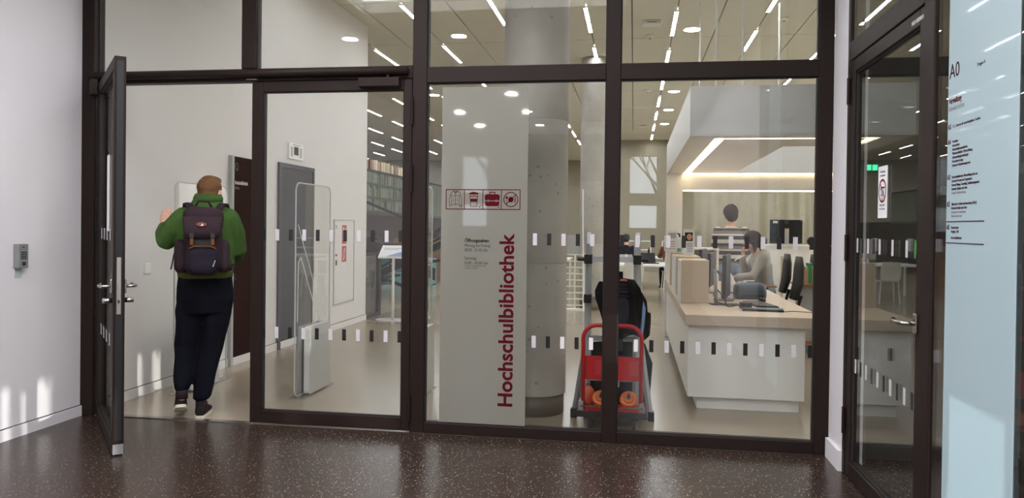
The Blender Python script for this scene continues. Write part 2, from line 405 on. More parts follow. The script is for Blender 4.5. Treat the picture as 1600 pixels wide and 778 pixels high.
# foyer shell behind the camera
struct('ceiling', MB().box(-4.45, 4.2, -12.2, -2.0, FZ, FZ+0.12).box(-4.45, 4.2, -0.8, -0.001, FZ, FZ+0.12).box(-4.45, -2.7, -2.0, -0.8, FZ, FZ+0.12).box(-0.1, 4.2, -2.0, -0.8, FZ, FZ+0.12), 'foyer_ceiling', 'plain white ceiling of the foyer with a skylight strip added to brighten it', 'ceiling')  # skylight opening is invented, lets in sky light for the foyer walls
pl_ = bpy.data.lights.new('added_skylight_portal', 'AREA'); pl_.shape = 'RECTANGLE'; pl_.size = 2.6; pl_.size_y = 1.2; pl_.cycles.is_portal = True
po = bpy.data.objects.new('added_skylight_portal', pl_); COL.objects.link(po); po.location = (-1.4, -1.4, FZ+0.1)
w_ = MB()
wins = [(-3.95, -3.35), (-0.1, 0.52)]
xs = -4.45
for a, c in wins:
    w_.box(xs, a, -12.2, -12.0, 0, FZ); w_.box(a, c, -12.2, -12.0, 0, 1.5); w_.box(a, c, -12.2, -12.0, 3.1, FZ); w_.box(a, c, -12.2, -12.0, 2.0, 2.27); xs = c
w_.box(xs, 4.2, -12.2, -12.0, 0, FZ)
for n_, (a, c) in enumerate(wins):
    tag(MB().box(a, c, -12.11, -12.10, 1.5, 2.0).box(a, c, -12.11, -12.10, 2.27, 3.1).build('window_%d' % (9+n_), 'glass_solar'), ['tinted rear window mirrored in the frosted strip', 'tinted rear window mirrored beside the canopy'][n_], 'window', kind='structure')
struct('wall_back', w_, 'corridor', 'foyer wall with tall windows behind the viewer', 'wall')
struct('wall_corridor_back', BX(1.405, 4.2, -7.2, -7.0, 0, FZ), 'corridor', 'grey wall closing the side corridor', 'wall')
struct('wall_right_solid', BX(1.29, 1.40, -12.0, -3.02, 0, FZ), 'foyer_wall', 'white foyer wall on the right behind the viewer', 'wall')  # front stretch carried forward to block a double reflection of the rear window
# corridor outer wall; openings invented to shape the sun patches and brighten the foyer
w_ = MB(); ys = -7.2
slits = [(-6.8, -5.6, 0.4, 3.2), (-5.5, -4.3, 0.4, 3.2), (-4.03, -3.97, 0.05, 0.89), (-3.85, -3.81, 0.05, 0.89), (-3.73, -3.59, 0.05, 0.89), (-3.52, -3.03, 0.05, 1.0), (-2.63, -2.56, 0.05, 0.89), (-2.42, -2.29, 0.05, 0.89), (-1.80, -1.58, 0.84, 1.17)]
for a, c, z0, z1 in slits:
    w_.box(4.17, 4.2, ys, a, 0, FZ); w_.box(4.17, 4.2, a, c, 0, z0); w_.box(4.17, 4.2, a, c, z1, FZ); ys = c
w_.box(4.17, 4.2, ys, 0.0, 0, FZ)
for yy in (-6.2, -4.9):
    pl_ = bpy.data.lights.new('window_portal', 'AREA'); pl_.shape = 'RECTANGLE'; pl_.size = 1.2; pl_.size_y = 2.8; pl_.cycles.is_portal = True
    po = bpy.data.objects.new('window_portal', pl_); COL.objects.link(po); po.matrix_world = basis((4.18, yy, 1.8), (0, -1, 0), (0, 0, 1)) @ Matrix.Rotation(PI, 4, 'Y')
struct('wall_outer', w_, 'corridor', 'grey outer wall of the side corridor with openings added to shape the sun patches', 'wall')
struct('wall_stub', BX(1.285, 1.405, -0.325, 0.0, 0, FZ), 'foyer_wall', 'narrow white wall strip between the glazing and the right-hand door', 'wall')
struct('baseboard_right', BX(1.262, 1.285, -0.325, -0.01, 0, 0.125), 'foyer_wall', 'white baseboard at the foot of the narrow wall strip', 'baseboard')

# library ceiling: separate acoustic panels over a dark gap layer
ceil = struct('ceiling_library', BX(-14.2, 8.2, 0.1, 30.2, CZ+0.03, CZ+0.15), 'ceiling_gap', 'library ceiling of pale grey acoustic panels with thin seams', 'ceiling')
PW = 0.635; x_first = 0.57
pm = None
cols = list(range(-9, 8))
for k in cols:
    for j in range(7):
        y0 = 2.6+2.4*j
        x0 = x_first+PW*k
        if x0 < -4.9 and y0 < 7: continue
        if pm is None:
            pn = BX(0.009, PW-0.009, 0.009, 2.391, 0, 0.03).build('panel', 'ceiling_panel', ceil); pm = pn.data
        else:
            pn = bpy.data.objects.new('panel', pm); COL.objects.link(pn); pn.parent = ceil
        pn.location = (x0, y0, CZ)
xa, xb = x_first+PW*cols[0], x_first+PW*(cols[-1]+1)
yb = 2.6+2.4*7
o = MB().box(-14.2, 8.2, yb, 30.2, CZ, CZ+0.03).box(-14.2, xa, 6.37, yb, CZ, CZ+0.03).box(xb, 8.2, 0.1, yb, CZ, CZ+0.03).box(-4.45, xb, 0.1, 2.6, CZ, CZ+0.03).build('far_panels', 'ceiling_panel', ceil)
o['kind'] = 'stuff'

# ---------------------------------------------------------------- entrance glazing frame
fr = thing('trim_4', 'dark brown metal frame of the glazed library entrance', 'frame', kind='structure')
G = -0.0; GB = 0.09
def mem(name, *a): return BX(*a).build(name, 'frame_brown', fr, bevel=0.004, seg=1)
mem('mullion', -4.19, -4.065, G-0.03, GB, 0, FZ)
mem('mullion', -2.885, -2.77, G, GB, 2.63, FZ)
mem('mullion', -1.572, -1.466, G, GB, 0, FZ)
mem('mullion', -0.20, -0.10, G, GB, 0, FZ)
mem('mullion', 1.190, 1.284, G, GB, 0, FZ)
mem('transom', -4.065, -1.572, G, GB, 2.535, 2.625)
mem('transom', -1.466, -0.20, G, GB, 2.50, 2.61)
mem('transom', -0.10, 1.19, G, GB, 2.498, 2.607)
mem('sill', -1.466, -0.20, G, GB, 0, 0.078)
mem('sill', -0.10, 1.19, G, GB, 0, 0.082)
for a, c in ((-4.065, -2.885), (-2.77, -1.572), (-1.466, -0.20), (-0.10, 1.19)):
    mem('head', a, c, G, GB, FZ-0.06, FZ)
# rail of the door closers along the top
MB().cyl((-4.1, -0.035, 2.585), (-1.60, -0.035, 2.585), 0.03, 14).build('closer_rail', 'frame_brown', fr, smooth=True)
BX(-2.84, -2.76, -0.004, 0.0, 2.546, 2.551).build('latch_plate', 'steel', fr)

def pane(n, x0, x1, z0, z1, label):
    o = BX(x0, x1, 0.028, 0.036, z0, z1).build('window_%d' % n, 'glass')
    tag(o, label, 'window', kind='structure')
    # thin black gasket lines round the pane
    g = MB(); t = 0.006
    g.box(x0, x1, 0.02, 0.028, z0, z0+t).box(x0, x1, 0.02, 0.028, z1-t, z1).box(x0, x0+t, 0.02, 0.028, z0+t, z1-t).box(x1-t, x1, 0.02, 0.028, z0+t, z1-t)
    g.build('gasket', 'gasket', o)
    return o
mkm = {}
def marker(parent, x, z, y, black, axis='x'):
    key = (black, axis)
    if key not in mkm:
        w2 = 0.0145
        mb = BX(-w2, w2, -0.0012, 0, 0, 0.083) if axis == 'x' else BX(-0.0012, 0, -w2, w2, 0, 0.083)
        o = mb.build('marker_strip', 'marker_black' if black else 'marker_white', parent); mkm[key] = o.data
    else:
        o = bpy.data.objects.new('marker_strip', mkm[key]); COL.objects.link(o); o.parent = parent
    o.location = Vector((x, y, z))-parent.location
    return o
pane(1, -4.065, -2.885, 2.625, FZ-0.06, 'clear upper pane above the open door')
pane(2, -2.77, -1.572, 2.625, FZ-0.06, 'clear upper pane above the closed door')
pane(3, -1.466, -0.20, 2.61, FZ-0.06, 'clear upper pane in front of the concrete column')
pane(4, -0.10, 1.19, 2.607, FZ-0.06, 'clear upper pane above the reception desk view')
p5 = pane(5, -1.466, -0.20, 0.078, 2.50, 'fixed pane with the frosted vertical library lettering')
p6 = pane(6, -0.10, 1.19, 0.082, 2.498, 'large fixed pane looking onto the reception desk')
YM = 0.0275
for k in range(5):
    for z in (1.356, 0.638): marker(p5, -0.682+0.1*k, z, YM, k % 2 == 1)
for k in range(13):
    x = -0.078+0.1037*k
    for z in (1.354, 0.636): marker(p6, x, z, YM, k % 2 == 0)

# frosted lettering film on pane 5
fl = BX(-1.358, -0.738, 0.0255, 0.0275, 0.084, 2.47).build('frosted_film', 'film_grey', p5)
fl['label'] = 'grey frosted film strip'
YT = 0.025
text('Hochschulbibliothek', 0.145, on_facade_up(-0.832, 0.215, YT), 'burgundy', fl, width=1.222, bold=0.0035)
for k, (s_, z, sz, wd) in enumerate([('Öffnungszeiten:', 1.372, 0.034, 0.178), ('Montag bis Freitag', 1.338, 0.03, 0.185), ('08.30 - 21.45 Uhr', 1.306, 0.03, 0.17), ('Samstag', 1.248, 0.03, 0.085), ('10.00 - 20.00 Uhr', 1.214, 0.03, 0.172), ('in der vorlesungsfreien Zeit', 1.199, 0.013, 0.155), ('andere Zeiten', 1.183, 0.013, 0.10)]):
    text(s_, sz, on_facade(-1.184, z, YT), 'text_dark', fl, width=wd, bold=0.0012 if k == 0 else 0)
mx = on_facade(-1.323, 1.605, YT); h_ = 0.0006
ic = MB(); a = 0.133
ic.line2([(0, 0), (4*a, 0), (4*a, 0.138), (0, 0.138)], 0.006, h_, mx, True)
for k in (1, 2, 3): ic.line2([(k*a, 0), (k*a, 0.138)], 0.005, h_, mx)
ic.build('pictogram_frame', 'burgundy', fl, world=True)
def sc(pts, ox, oy, k): return [(ox+x*k, oy+y*k) for x, y in pts]
j = MB()   # coat
j.line2(sc([(30, 18), (22, 20), (20, 60), (30, 98), (44, 112), (76, 112), (90, 98), (100, 60), (98, 20), (90, 18), (86, 30), (34, 30)], 0, 0, 0.00113), 0.003, h_, mx, True)
j.line2(sc([(60, 26), (60, 100)], 0, 0, 0.00113), 0.0028, h_, mx); j.line2(sc([(34, 30), (36, 80), (26, 92)], 0, 0, 0.00113), 0.0025, h_, mx); j.line2(sc([(86, 30), (84, 80), (94, 92)], 0, 0, 0.00113), 0.0025, h_, mx)
j.line2(sc([(48, 112), (60, 100), (72, 112)], 0, 0, 0.00113), 0.005, h_, mx); j.line2(sc([(36, 84), (84, 84)], 0, 0, 0.00113), 0.0022, h_, mx)
j.line2(sc([(44, 46), (50, 64)], 0, 0, 0.00113), 0.002, h_, mx); j.line2(sc([(76, 46), (72, 64)], 0, 0, 0.00113), 0.002, h_, mx)
j.line2([(0.104, 0.022), (0.110, 0.012), (0.121, 0.030)], 0.003, h_, mx)
j.build('coat_pictogram', 'burgundy', fl, world=True)
j = MB(); q = 0.00113; ox = a   # cup
j.prism(sc([(28, 92), (92, 92), (86, 104), (74, 104), (72, 108), (46, 108), (44, 104), (34, 104)], ox, 0, q), h_, mx)
j.line2(sc([(34, 82), (86, 82)], ox, 0, q), 0.006, h_, mx)
j.prism(sc([(37, 46), (83, 46), (85, 66), (35, 66)], ox, 0, q), h_, mx)
j.line2(sc([(36, 82), (36, 66)], ox, 0, q), 0.004, h_, mx); j.line2(sc([(84, 82), (84, 66)], ox, 0, q), 0.004, h_, mx)
j.line2(sc([(38, 46), (41, 18), (79, 18), (82, 46)], ox, 0, q), 0.004, h_, mx)
j.line2([(ox+0.104, 0.022), (ox+0.110, 0.012), (ox+0.121, 0.030)], 0.003, h_, mx)
j.build('cup_pictogram', 'burgundy', fl, world=True)
j = MB(); ox = 2*a   # briefcase
j.prism(sc([(14, 56), (106, 56), (108, 84), (104, 90), (94, 94), (26, 94), (16, 90), (12, 84)], ox, 0, q), h_, mx)
j.prism(sc([(16, 26), (26, 20), (94, 20), (104, 26), (106, 50), (14, 50)], ox, 0, q), h_, mx)
j.line2(sc([(44, 94), (44, 106), (76, 106), (76, 94)], ox, 0, q), 0.006, h_, mx)
j.line2([(ox+0.108, 0.018), (ox+0.113, 0.010), (ox+0.124, 0.028)], 0.003, h_, mx)
jb = j.build('briefcase_pictogram', 'burgundy', fl, world=True)
j = MB()
mx2 = on_facade(-1.323, 1.605, YT-0.0007)
for cx in (34, 86): j.line2(sc(circ(cx, 53, 6.5, 12), ox, 0, q), 0.004, 0.0005, mx2, True)
j.build('briefcase_lock', 'film_grey', fl, world=True)
j = MB(); ox = 3*a   # no food
j.line2(sc(circ(60, 62, 44, 32), ox, 0, q), 0.006, h_, mx, True); j.line2(sc([(29, 31), (91, 93)], ox, 0, q), 0.006, h_, mx)
j.prism(sc(circ(60, 62, 17, 24), ox, 0, q), h_, mx)
j.line2(sc([(34, 42), (34, 66)], ox, 0, q), 0.003, h_, mx); j.prism(sc(circ(34, 74, 8, 12), ox, 0, q), h_, mx)
j.prism(sc([(84, 40), (88, 40), (90, 60), (90, 86), (84, 70)], ox, 0, q), h_, mx)
j.build('no_food_pictogram', 'burgundy', fl, world=True)

# ---------------------------------------------------------------- door leaves
def leaf(o, L, H, stile_l, stile_r, top, bot, T, m='frame_brown'):
    BX(0, stile_l, 0, T, 0.012, H).build('stile', m, o, bevel=0.004, seg=1)
    BX(L-stile_r, L, 0, T, 0.012, H).build('stile', m, o, bevel=0.004, seg=1)
    BX(stile_l, L-stile_r, 0, T, H-top, H).build('top_rail', m, o, bevel=0.004, seg=1)
    BX(stile_l, L-stile_r, 0, T, 0.012, bot).build('bottom_rail', m, o, bevel=0.004, seg=1)
    p = BX(stile_l, L-stile_r, T*0.35, T*0.35+0.008, bot, H-top).build('pane', 'glass_door', o)
    g = MB(); t = 0.008; y0, y1 = T*0.2, T*0.35
    g.box(stile_l, L-stile_r, y0, y1, bot, bot+t).box(stile_l, L-stile_r, y0, y1, H-top-t, H-top).box(stile_l, stile_l+t, y0, y1, bot, H-top).box(L-stile_r-t, L-stile_r, y0, y1, bot, H-top)
    g.build('gasket', 'gasket', o)
    return p
def lever(o, x, z, y, sgn, dirx):
    r = MB(); r.box(x-0.02, x+0.02, min(y, y+sgn*0.012), max(y, y+sgn*0.012), z-0.045, z+0.045)
    r.build('handle_plate', 'steel', o, bevel=0.004)
    MB().tube([(x, y, z), (x, y+sgn*0.055, z), (x+dirx*0.02, y+sgn*0.066, z), (x+dirx*0.13, y+sgn*0.066, z-0.004), (x+dirx*0.145, y+sgn*0.056, z+0.004)], 0.0105, 10).build('handle', 'steel', o, smooth=True)
# open left leaf
d1 = thing('door_1', 'open dark-framed glass door leaf swung out towards the viewer', 'door', (-4.06, -0.002, 0), math.radians(-48.3), kind='structure')
L1, H1, T1 = 1.24, 2.53, 0.068
p_ = leaf(d1, L1, H1, 0.085, 0.085, 0.075, 0.10, T1)
for k in range(10):
    x = 0.14+0.1042*k
    for z in (1.356, 0.638):
        o = BX(x-0.0145, x+0.0145, T1*0.35-0.0014, T1*0.35, z, z+0.083).build('marker_strip', 'marker_black' if k % 2 else 'marker_white', p_)
lever(d1, L1-0.043, 1.075, 0, -1, -1); lever(d1, L1-0.043, 1.075, T1, 1, -1)
for sg, y in ((-1, 0), (1, T1)):
    MB().cyl((L1-0.043, y, 0.985), (L1-0.043, y+sg*0.055, 0.985), 0.016, 14).build('lock_cylinder', 'steel', d1, smooth=True)
BX(L1, L1+0.003, T1*0.3, T1*0.66, 0.90, 1.26).build('lock_plate', 'steel', d1)
BX(L1+0.003, L1+0.012, T1*0.4, T1*0.56, 1.05, 1.09).build('latch_bolt', 'steel', d1)
BX(L1+0.003, L1+0.005, T1*0.4, T1*0.56, 0.97, 0.99).build('dead_bolt', 'gasket', d1)
BX(L1, L1+0.0025, T1*0.22, T1*0.78, 0.10, 2.5).build('edge_seal', 'gasket', d1)
BX(L1-0.02, L1+0.004, T1*0.05, T1*0.95, 0.012, 0.075).build('floor_latch', 'alu_dull', d1)
BX(0.55, 0.69, T1*0.35-0.0018, T1*0.35, 1.42, 1.95).build('notice_sticker', 'paper', d1)
for zz in (0.3, 1.3, 2.2): MB().cyl((-0.012, -0.012, zz), (-0.012, -0.012, zz+0.16), 0.012, 10).build('hinge', 'frame_brown', d1)
BX(-0.02, 0.09, -0.055, -0.002, 2.44, 2.56).build('closer_arm', 'frame_brown', d1, bevel=0.006)
# closed right leaf
d2 = thing('door_2', 'closed dark-framed glass door beside the library lettering', 'door', (-2.795, -0.004, 0), 0, kind='structure')
p_ = leaf(d2, 1.222, 2.53, 0.088, 0.062, 0.078, 0.105, 0.07)
for k in range(11):
    x = 0.092+0.1048*k
    for z in (1.362, 0.640):
        o = BX(x-0.0145, x+0.0145, 0.07*0.35-0.0014, 0.07*0.35, z, z+0.083).build('marker_strip', 'marker_black' if k % 2 == 0 else 'marker_white', p_)
BX(0.835, 1.14, -0.06, -0.0005, 2.47, 2.535).build('door_closer', 'frame_brown', d2, bevel=0.006)
MB().cyl((1.05, -0.03, 2.53), (1.05, -0.03, 2.58), 0.012, 8).build('closer_pin', 'frame_brown', d2)
for zz in (0.08, 1.72, 2.2): MB().cyl((1.224, -0.01, zz), (1.224, -0.01, zz+0.2), 0.011, 10).build('hinge', 'frame_brown', d2)

# ---------------------------------------------------------------- right-hand partition with a second door
XR = 1.29
fr2 = thing('trim_5', 'dark brown frame of the glass partition on the right', 'frame', kind='structure')
def mem2(name, *a): return BX(*a).build(name, 'frame_brown', fr2, bevel=0.004, seg=1)
mem2('post', XR-0.005, XR+0.08, -0.375, -0.325, 0, FZ)
mem2('post', XR-0.005, XR+0.08, -1.70, -1.582, 0, FZ)
mem2('transom', XR-0.005, XR+0.08, -1.582, -0.375, 2.515, 2.63)
mem2('sill', XR+0.0, XR+0.03, -3.02, -1.70, 0, 0.05)
def rpane(n, y0, y1, z0, z1, label):
    return tag(BX(XR+0.006, XR+0.014, y0, y1, z0, z1).build('window_%d' % n, 'glass'), label, 'window', kind='structure')
rpane(7, -1.582, -0.375, 2.63, FZ, 'clear pane above the right-hand door')
p8 = rpane(8, -3.02, -1.70, 0.05, FZ, 'clear partition glass behind the pale blue information strip')
for k in range(5):
    for z in (1.356, 0.638): marker(p8, XR+0.0055, z, -2.50-0.104*k, k % 2 == 0, 'y')
d3 = thing('door_3', 'dark-framed glass door at the right with a steel lever', 'door', (XR, -0.378, 0), -PI/2, kind='structure')
L3 = 1.20
p_ = leaf(d3, L3, 2.51, 0.082, 0.062, 0.078, 0.10, 0.062)
for k in range(10):
    x = 0.115+0.104*k
    for z in (1.356, 0.638):
        BX(x-0.0145, x+0.0145, 0.062*0.35-0.0014, 0.062*0.35, z, z+0.083).build('marker_strip', 'marker_white' if k % 2 == 0 else 'marker_black', p_)
lever(d3, L3-0.04, 1.06, 0, -1, -1); lever(d3, L3-0.04, 1.06, 0.062, 1, -1)
for zz in (0.25, 1.3, 2.25): MB().cyl((-0.004, -0.011, zz), (-0.004, -0.011, zz+0.16), 0.011, 10).build('hinge', 'frame_brown', d3)
MB().rings([((L3-0.072, -0.001, 1.40), (0.016, 0, 0), (0, 0, 0.045)), ((L3-0.072, -0.0022, 1.40), (0.016, 0, 0), (0, 0, 0.045))], 20).build('green_dot', mat('green_dot', (60, 120, 50), 0.6), d3, fix=True)
# no-entry notice on the door glass
nt_ = BX(0.498, 0.645, 0.0185, 0.0205, 1.553, 1.83).build('notice', 'paper', d3)
mx = basis((0.498, 0.0183, 1.553), (1, 0, 0), (0, 0, 1)); h_ = 0.0006
j = MB(); j.line2(circ(0.0735, 0.145, 0.058, 30), 0.011, h_, mx, True); j.line2([(0.035, 0.185), (0.112, 0.105)], 0.009, h_, mx); j.build('prohibition_ring', 'red_sign', nt_)
j = MB(); j.line2([(0.04, 0.15), (0.06, 0.165), (0.095, 0.16), (0.11, 0.165)], 0.008, h_, mx); j.line2([(0.05, 0.12), (0.072, 0.15), (0.09, 0.125), (0.1, 0.15)], 0.007, h_, mx)
j.line2(circ(0.075, 0.112, 0.014, 12), 0.004, h_, mx, True); j.build('prohibition_symbol', 'text_dark', nt_)
DL = Vector(d3.location)
for s_, z in (('Durchgang', 0.243), ('verboten', 0.222), ('Kein Zutritt', 0.064), ('für Gäste', 0.044)):
    text(s_, 0.018, Matrix.Translation(DL) @ basis((0.528, 0.0183, 1.553+z), (1, 0, 0), (0, 0, 1)), 'text_dark', nt_, width=0.085)
text('NEU-00200.0', 0.028, Matrix.Translation(DL) @ basis((1.03, -0.0006, 2.455), (1, 0, 0), (0, 0, 1)), 'text_white', d3, width=0.15)

# pale blue information film with the floor directory
fb = BX(XR+0.003, XR+0.0055, -2.447, -1.845, 0.052, FZ-0.05).build('information_film', 'film_blue', p8)
fb['label'] = 'pale blue frosted information strip'
XT = XR+0.0025
def rt(s_, y, z, sz, m, wd=None, bold=0): text(s_, sz, on_right(y, z, XT), m, fb, width=wd, bold=bold)
rt('A0', -1.855, 2.118, 0.085, 'text_plum', 0.098)
rt('Treppe A', -2.115, 2.118, 0.02, 'text_dark', 0.07)
rt('Verwaltung', -1.853, 2.014, 0.034, 'burgundy', 0.125, 0.0006)
rt('Administration', -1.853, 1.984, 0.030, 'text_grey', 0.15)
def block(tag_, z, lines):
    rt(tag_, -1.850, z-0.004, 0.030, 'text_plum', 0.03, 0.0004)
    for k, (s_, m, wd) in enumerate(lines):
        rt(s_, -1.897, z-0.0163*k, 0.0155, m, wd)
dk, gy = 'text_plum', 'text_grey'
block('A5', 1.912, [('C.S. Zentrum für interdisziplinäre Studien', dk, 0.255)])
block('A4', 1.849, [('Präsidium', dk, 0.055), ('Hochschulrat', dk, 0.07), ('Hochschulkommunikation', dk, 0.145), ('Wissenschaftliche Weiterbildung', dk, 0.19), ('Gleichstellungsbeauftragte', dk, 0.155), ('Personalvertretung', dk, 0.105), ('Dezernat Gebäudemanagement', dk, 0.175)])
block('A3', 1.703, [('Hochschuldidaktische Weiterbildung hdw nrw', dk, 0.24), ('Dezernat Personal und Organisation', dk, 0.19), ('Dezernat Planung, Controlling, Qualitätsmanagement', dk, 0.255), ('Dezernat Studium und Lehre', dk, 0.15), ('Zentrale Studienberatung', gy, 0.135)])
block('A2', 1.592, [('Allgemeiner Studierendenausschuss (AStA)', dk, 0.235), ('Dezernat Studium und Lehre', dk, 0.15), ('Akademisches Auslandsamt', gy, 0.14), ('Studierendenservice', gy, 0.105)])
block('A0', 1.496, [('Seminarräume', dk, 0.075), ('Ausgang - Süd', dk, 0.075), ('', dk, None), ('Hochschulbibliothek', dk, 0.105)][:2])
rt('Hochschulbibliothek', -1.897, 1.454, 0.0155, dk, 0.105)
for z in (1.525, 1.437): BX(XT-0.0006, XT, -2.2, -1.85, z-0.002, z+0.002).build('rule_line', 'text_plum', fb, world=True)
# ================================================================ LIBRARY: columns, lights
def column(x, y, r, label, skirt):
    t = thing('concrete_column', label, 'column', (x, y, 0), group='round concrete columns', kind=None)
    z0 = 0.16
    zs = [z0, 1.2, 2.33, 3.4, CZ]
    for a, c in zip(zs, zs[1:]):
        MB().rings([((0, 0, a+0.0), (r, 0, 0), (0, r, 0)), ((0, 0, a+0.003), (r, 0, 0), (0, r, 0)), ((0, 0, c-0.004), (r, 0, 0), (0, r, 0)), ((0, 0, c), (r-0.002, 0, 0), (0, r-0.002, 0))], 48).build('shaft_section', 'concrete', t, smooth=False)
    MB().rings([((0, 0, 0), (r-0.012, 0, 0), (0, r-0.012, 0)), ((0, 0, z0), (r-0.012, 0, 0), (0, r-0.012, 0))], 48).build('base_ring', skirt, t)
    for ch in t.children:
        for p in ch.data.polygons: p.use_smooth = len(p.vertices) == 4
    return t
column(-0.79, 0.86, 0.262, 'large round concrete column right behind the lettered pane', mat('skirt', (108, 98, 86), 0.6))
column(-0.72, 8.85, 0.262, 'smaller-looking round concrete column further back in the library', mat('skirt2', (108, 98, 86), 0.6))

# recessed linear ceiling lights in staggered rows
fh = MB(); fw, fl_ = 0.036, 1.4
fh.box(-fw, -fw+0.01, 0, fl_, -0.004, 0.02).box(fw-0.01, fw, 0, fl_, -0.004, 0.02).box(-fw+0.01, fw-0.01, 0, 0.012, -0.004, 0.02).box(-fw+0.01, fw-0.01, fl_-0.012, fl_, -0.004, 0.02)
dfm = None
rows = [(-13.41+1.27*k) for k in range(16)]
names_ = {}
cnt_ = {}
def rowlabel(x, y, i):
    if x < -4.2: return ' ceiling light strip in row '+ORD[7-i]+' left of the white wall, over the gallery'
    if x < -2.6: return ' ceiling light strip from the front, row nearest the white inner wall'
    if x < -1.4: return ' ceiling light strip from the front, row left of the concrete column'
    if x < -0.1: return ' ceiling light strip from the front, row just right of the concrete column'
    if x < 1.2: return ' ceiling light strip from the front, row left of the white canopy'
    if x < 2.5: return ' ceiling light strip from the front, row above the white canopy'
    return ' ceiling light strip from the front, '+ORD[max(0, i-12)]+' row right of the canopy'
proto = None
for i, x in enumerate(rows):
    ph = {7: 0.45, 8: 0.25, 9: 0.08, 10: 0.66, 11: 1.0, 12: 2.2, 13: 1.3}.get(i, (i*0.9) % 2.4)
    for j in range(12):
        y = ph+2.4*j
        if y > 28 or y < 0.3: continue
        if x < -4.0 and y < 7.0: continue
        if proto is None:
            t = thing('ceiling_light', '', 'ceiling light'); fh.build('housing', 'lamp_white', t)
            BX(-fw+0.01, fw-0.01, 0.012, fl_-0.012, 0.004, 0.014).build('diffuser', 'lamp_glow', t); proto = t
        else: t = copy_tree(proto)
        t.location = (x, y, CZ-0.021); cnt_[i] = cnt_.get(i, -1)+1; t['label'] = ORD[cnt_[i]]+rowlabel(x, y, i); t['group'] = 'linear ceiling lights'
# ceiling devices
def detector(x, y, r, h, label, name, sq=False):
    t = thing(name, label, 'ceiling device', (x, y, CZ-0.001))
    if sq:
        BX(-r, r, -r*0.6, r*0.6, -h, 0).build('housing', 'lamp_white', t, bevel=0.02, seg=3); BX(-r*0.5, r*0.5, -r*0.62, -r*0.6, -h*0.6, -h*0.4).build('indicator', 'mid_grey', t)
    else:
        MB().rings([((0, 0, 0), (r, 0, 0), (0, r, 0)), ((0, 0, -h*0.5), (r, 0, 0), (0, r, 0)), ((0, 0, -h), (r*0.6, 0, 0), (0, r*0.6, 0))], 20).build('housing', 'lamp_white', t, fix=True)
        MB().rings([((0, 0, -h), (r*0.35, 0, 0), (0, r*0.35, 0)), ((0, 0, -h*1.35), (r*0.25, 0, 0), (0, r*0.25, 0))], 16).build('sensor', 'light_grey', t, fix=True)
detector(0.225, 6.35, 0.14, 0.07, 'white rounded access point on the ceiling', 'access_point', True)
detector(0.22, 7.2, 0.075, 0.05, 'smoke detector behind the white ceiling access point', 'smoke_detector')
detector(2.12, 6.4, 0.085, 0.04, 'smoke detector on the ceiling above the white canopy', 'smoke_detector')
detector(0.26, 12.1, 0.085, 0.05, 'smoke detector on the ceiling seen just below the transom', 'smoke_detector')
detector(0.22, 18.0, 0.13, 0.06, 'farther white access point on the ceiling', 'access_point', True)

# ================================================================ canopy and reception desk
cx0, cx1, cy0, cy1, cz0, cz1 = 0.445, 3.9, 1.15, 5.72, 2.245, 2.655
ix0, ix1, iy0, iy1 = 1.33, 3.1, 1.98, 5.28
cn = thing('ceiling_canopy', 'white hollow box canopy with warm light line hanging over the desk', 'canopy', (cx0, cy0, cz0))
def cp(name, m, *a): return BX(*a).build(name, m, cn, world=True)
cp('front_panel', 'laminate_white', cx0, cx1, cy0, cy0+0.03, cz0, cz1)
cp('side_panel', 'laminate_white', cx0, cx0+0.03, cy0+0.03, cy1, cz0, cz1)
cp('side_panel', 'laminate_white', cx1-0.03, cx1, cy0+0.03, cy1, cz0, cz1)
cp('back_panel', 'laminate_white', cx0+0.03, cx1-0.03, cy1-0.03, cy1, cz0, cz1)
cp('inner_panel', 'laminate_white', ix0, ix1, iy0-0.02, iy0, cz0, cz1)
cp('inner_panel', 'laminate_white', ix0, ix1, iy1, iy1+0.02, cz0, cz1)
cp('inner_panel', 'laminate_white', ix0-0.02, ix0, iy0, iy1, cz0, cz1)
cp('inner_panel', 'laminate_white', ix1, ix1+0.02, iy0, iy1, cz0, cz1)
lo, lw = 0.215, 0.085      # light groove offset and width
gx0, gx1, gy0, gy1 = cx0+lo, cx1-lo, cy0+lo-0.05, cy1-lo
def ring(mb, a0, a1, b0, b1, c0, c1, d0, d1, z0, z1):
    # frame between outer rect a/b and inner rect c/d
    mb.box(a0, a1, b0, d0, z0, z1).box(a0, a1, d1, b1, z0, z1).box(a0, c0, d0, d1, z0, z1).box(c1, a1, d0, d1, z0, z1); return mb
so = ring(MB(), cx0+0.03, cx1-0.03, cy0+0.03, cy1-0.03, gx0, gx1, gy0, gy1, cz0, cz0+0.02); so.build('outer_soffit', 'laminate_white', cn, world=True)
so = ring(MB(), gx0+lw, gx1-lw, gy0+lw, gy1-lw, ix0-0.02, ix1+0.02, iy0-0.02, iy1+0.02, cz0, cz0+0.02); so.build('inner_soffit', 'laminate_white', cn, world=True)
so = ring(MB(), gx0, gx1, gy0, gy1, gx0+lw, gx1-lw, gy0+lw, gy1-lw, cz0+0.012, cz0+0.02); so.build('light_line', 'led_glow', cn, world=True)
so = ring(MB(), cx0+0.03, cx1-0.03, cy0+0.03, cy1-0.03, ix0, ix1, iy0, iy1, cz1-0.02, cz1); so.build('top_cover', 'laminate_white', cn, world=True)
for x, y in ((0.69, 1.6), (0.915, 1.6), (0.86, 5.5), (3.5, 1.6), (3.5, 5.5), (1.9, 5.5)):
    MB().cyl((x, y, cz1), (x, y, CZ), 0.011, 8).build('hanging_rod', 'lamp_white', cn, world=True)
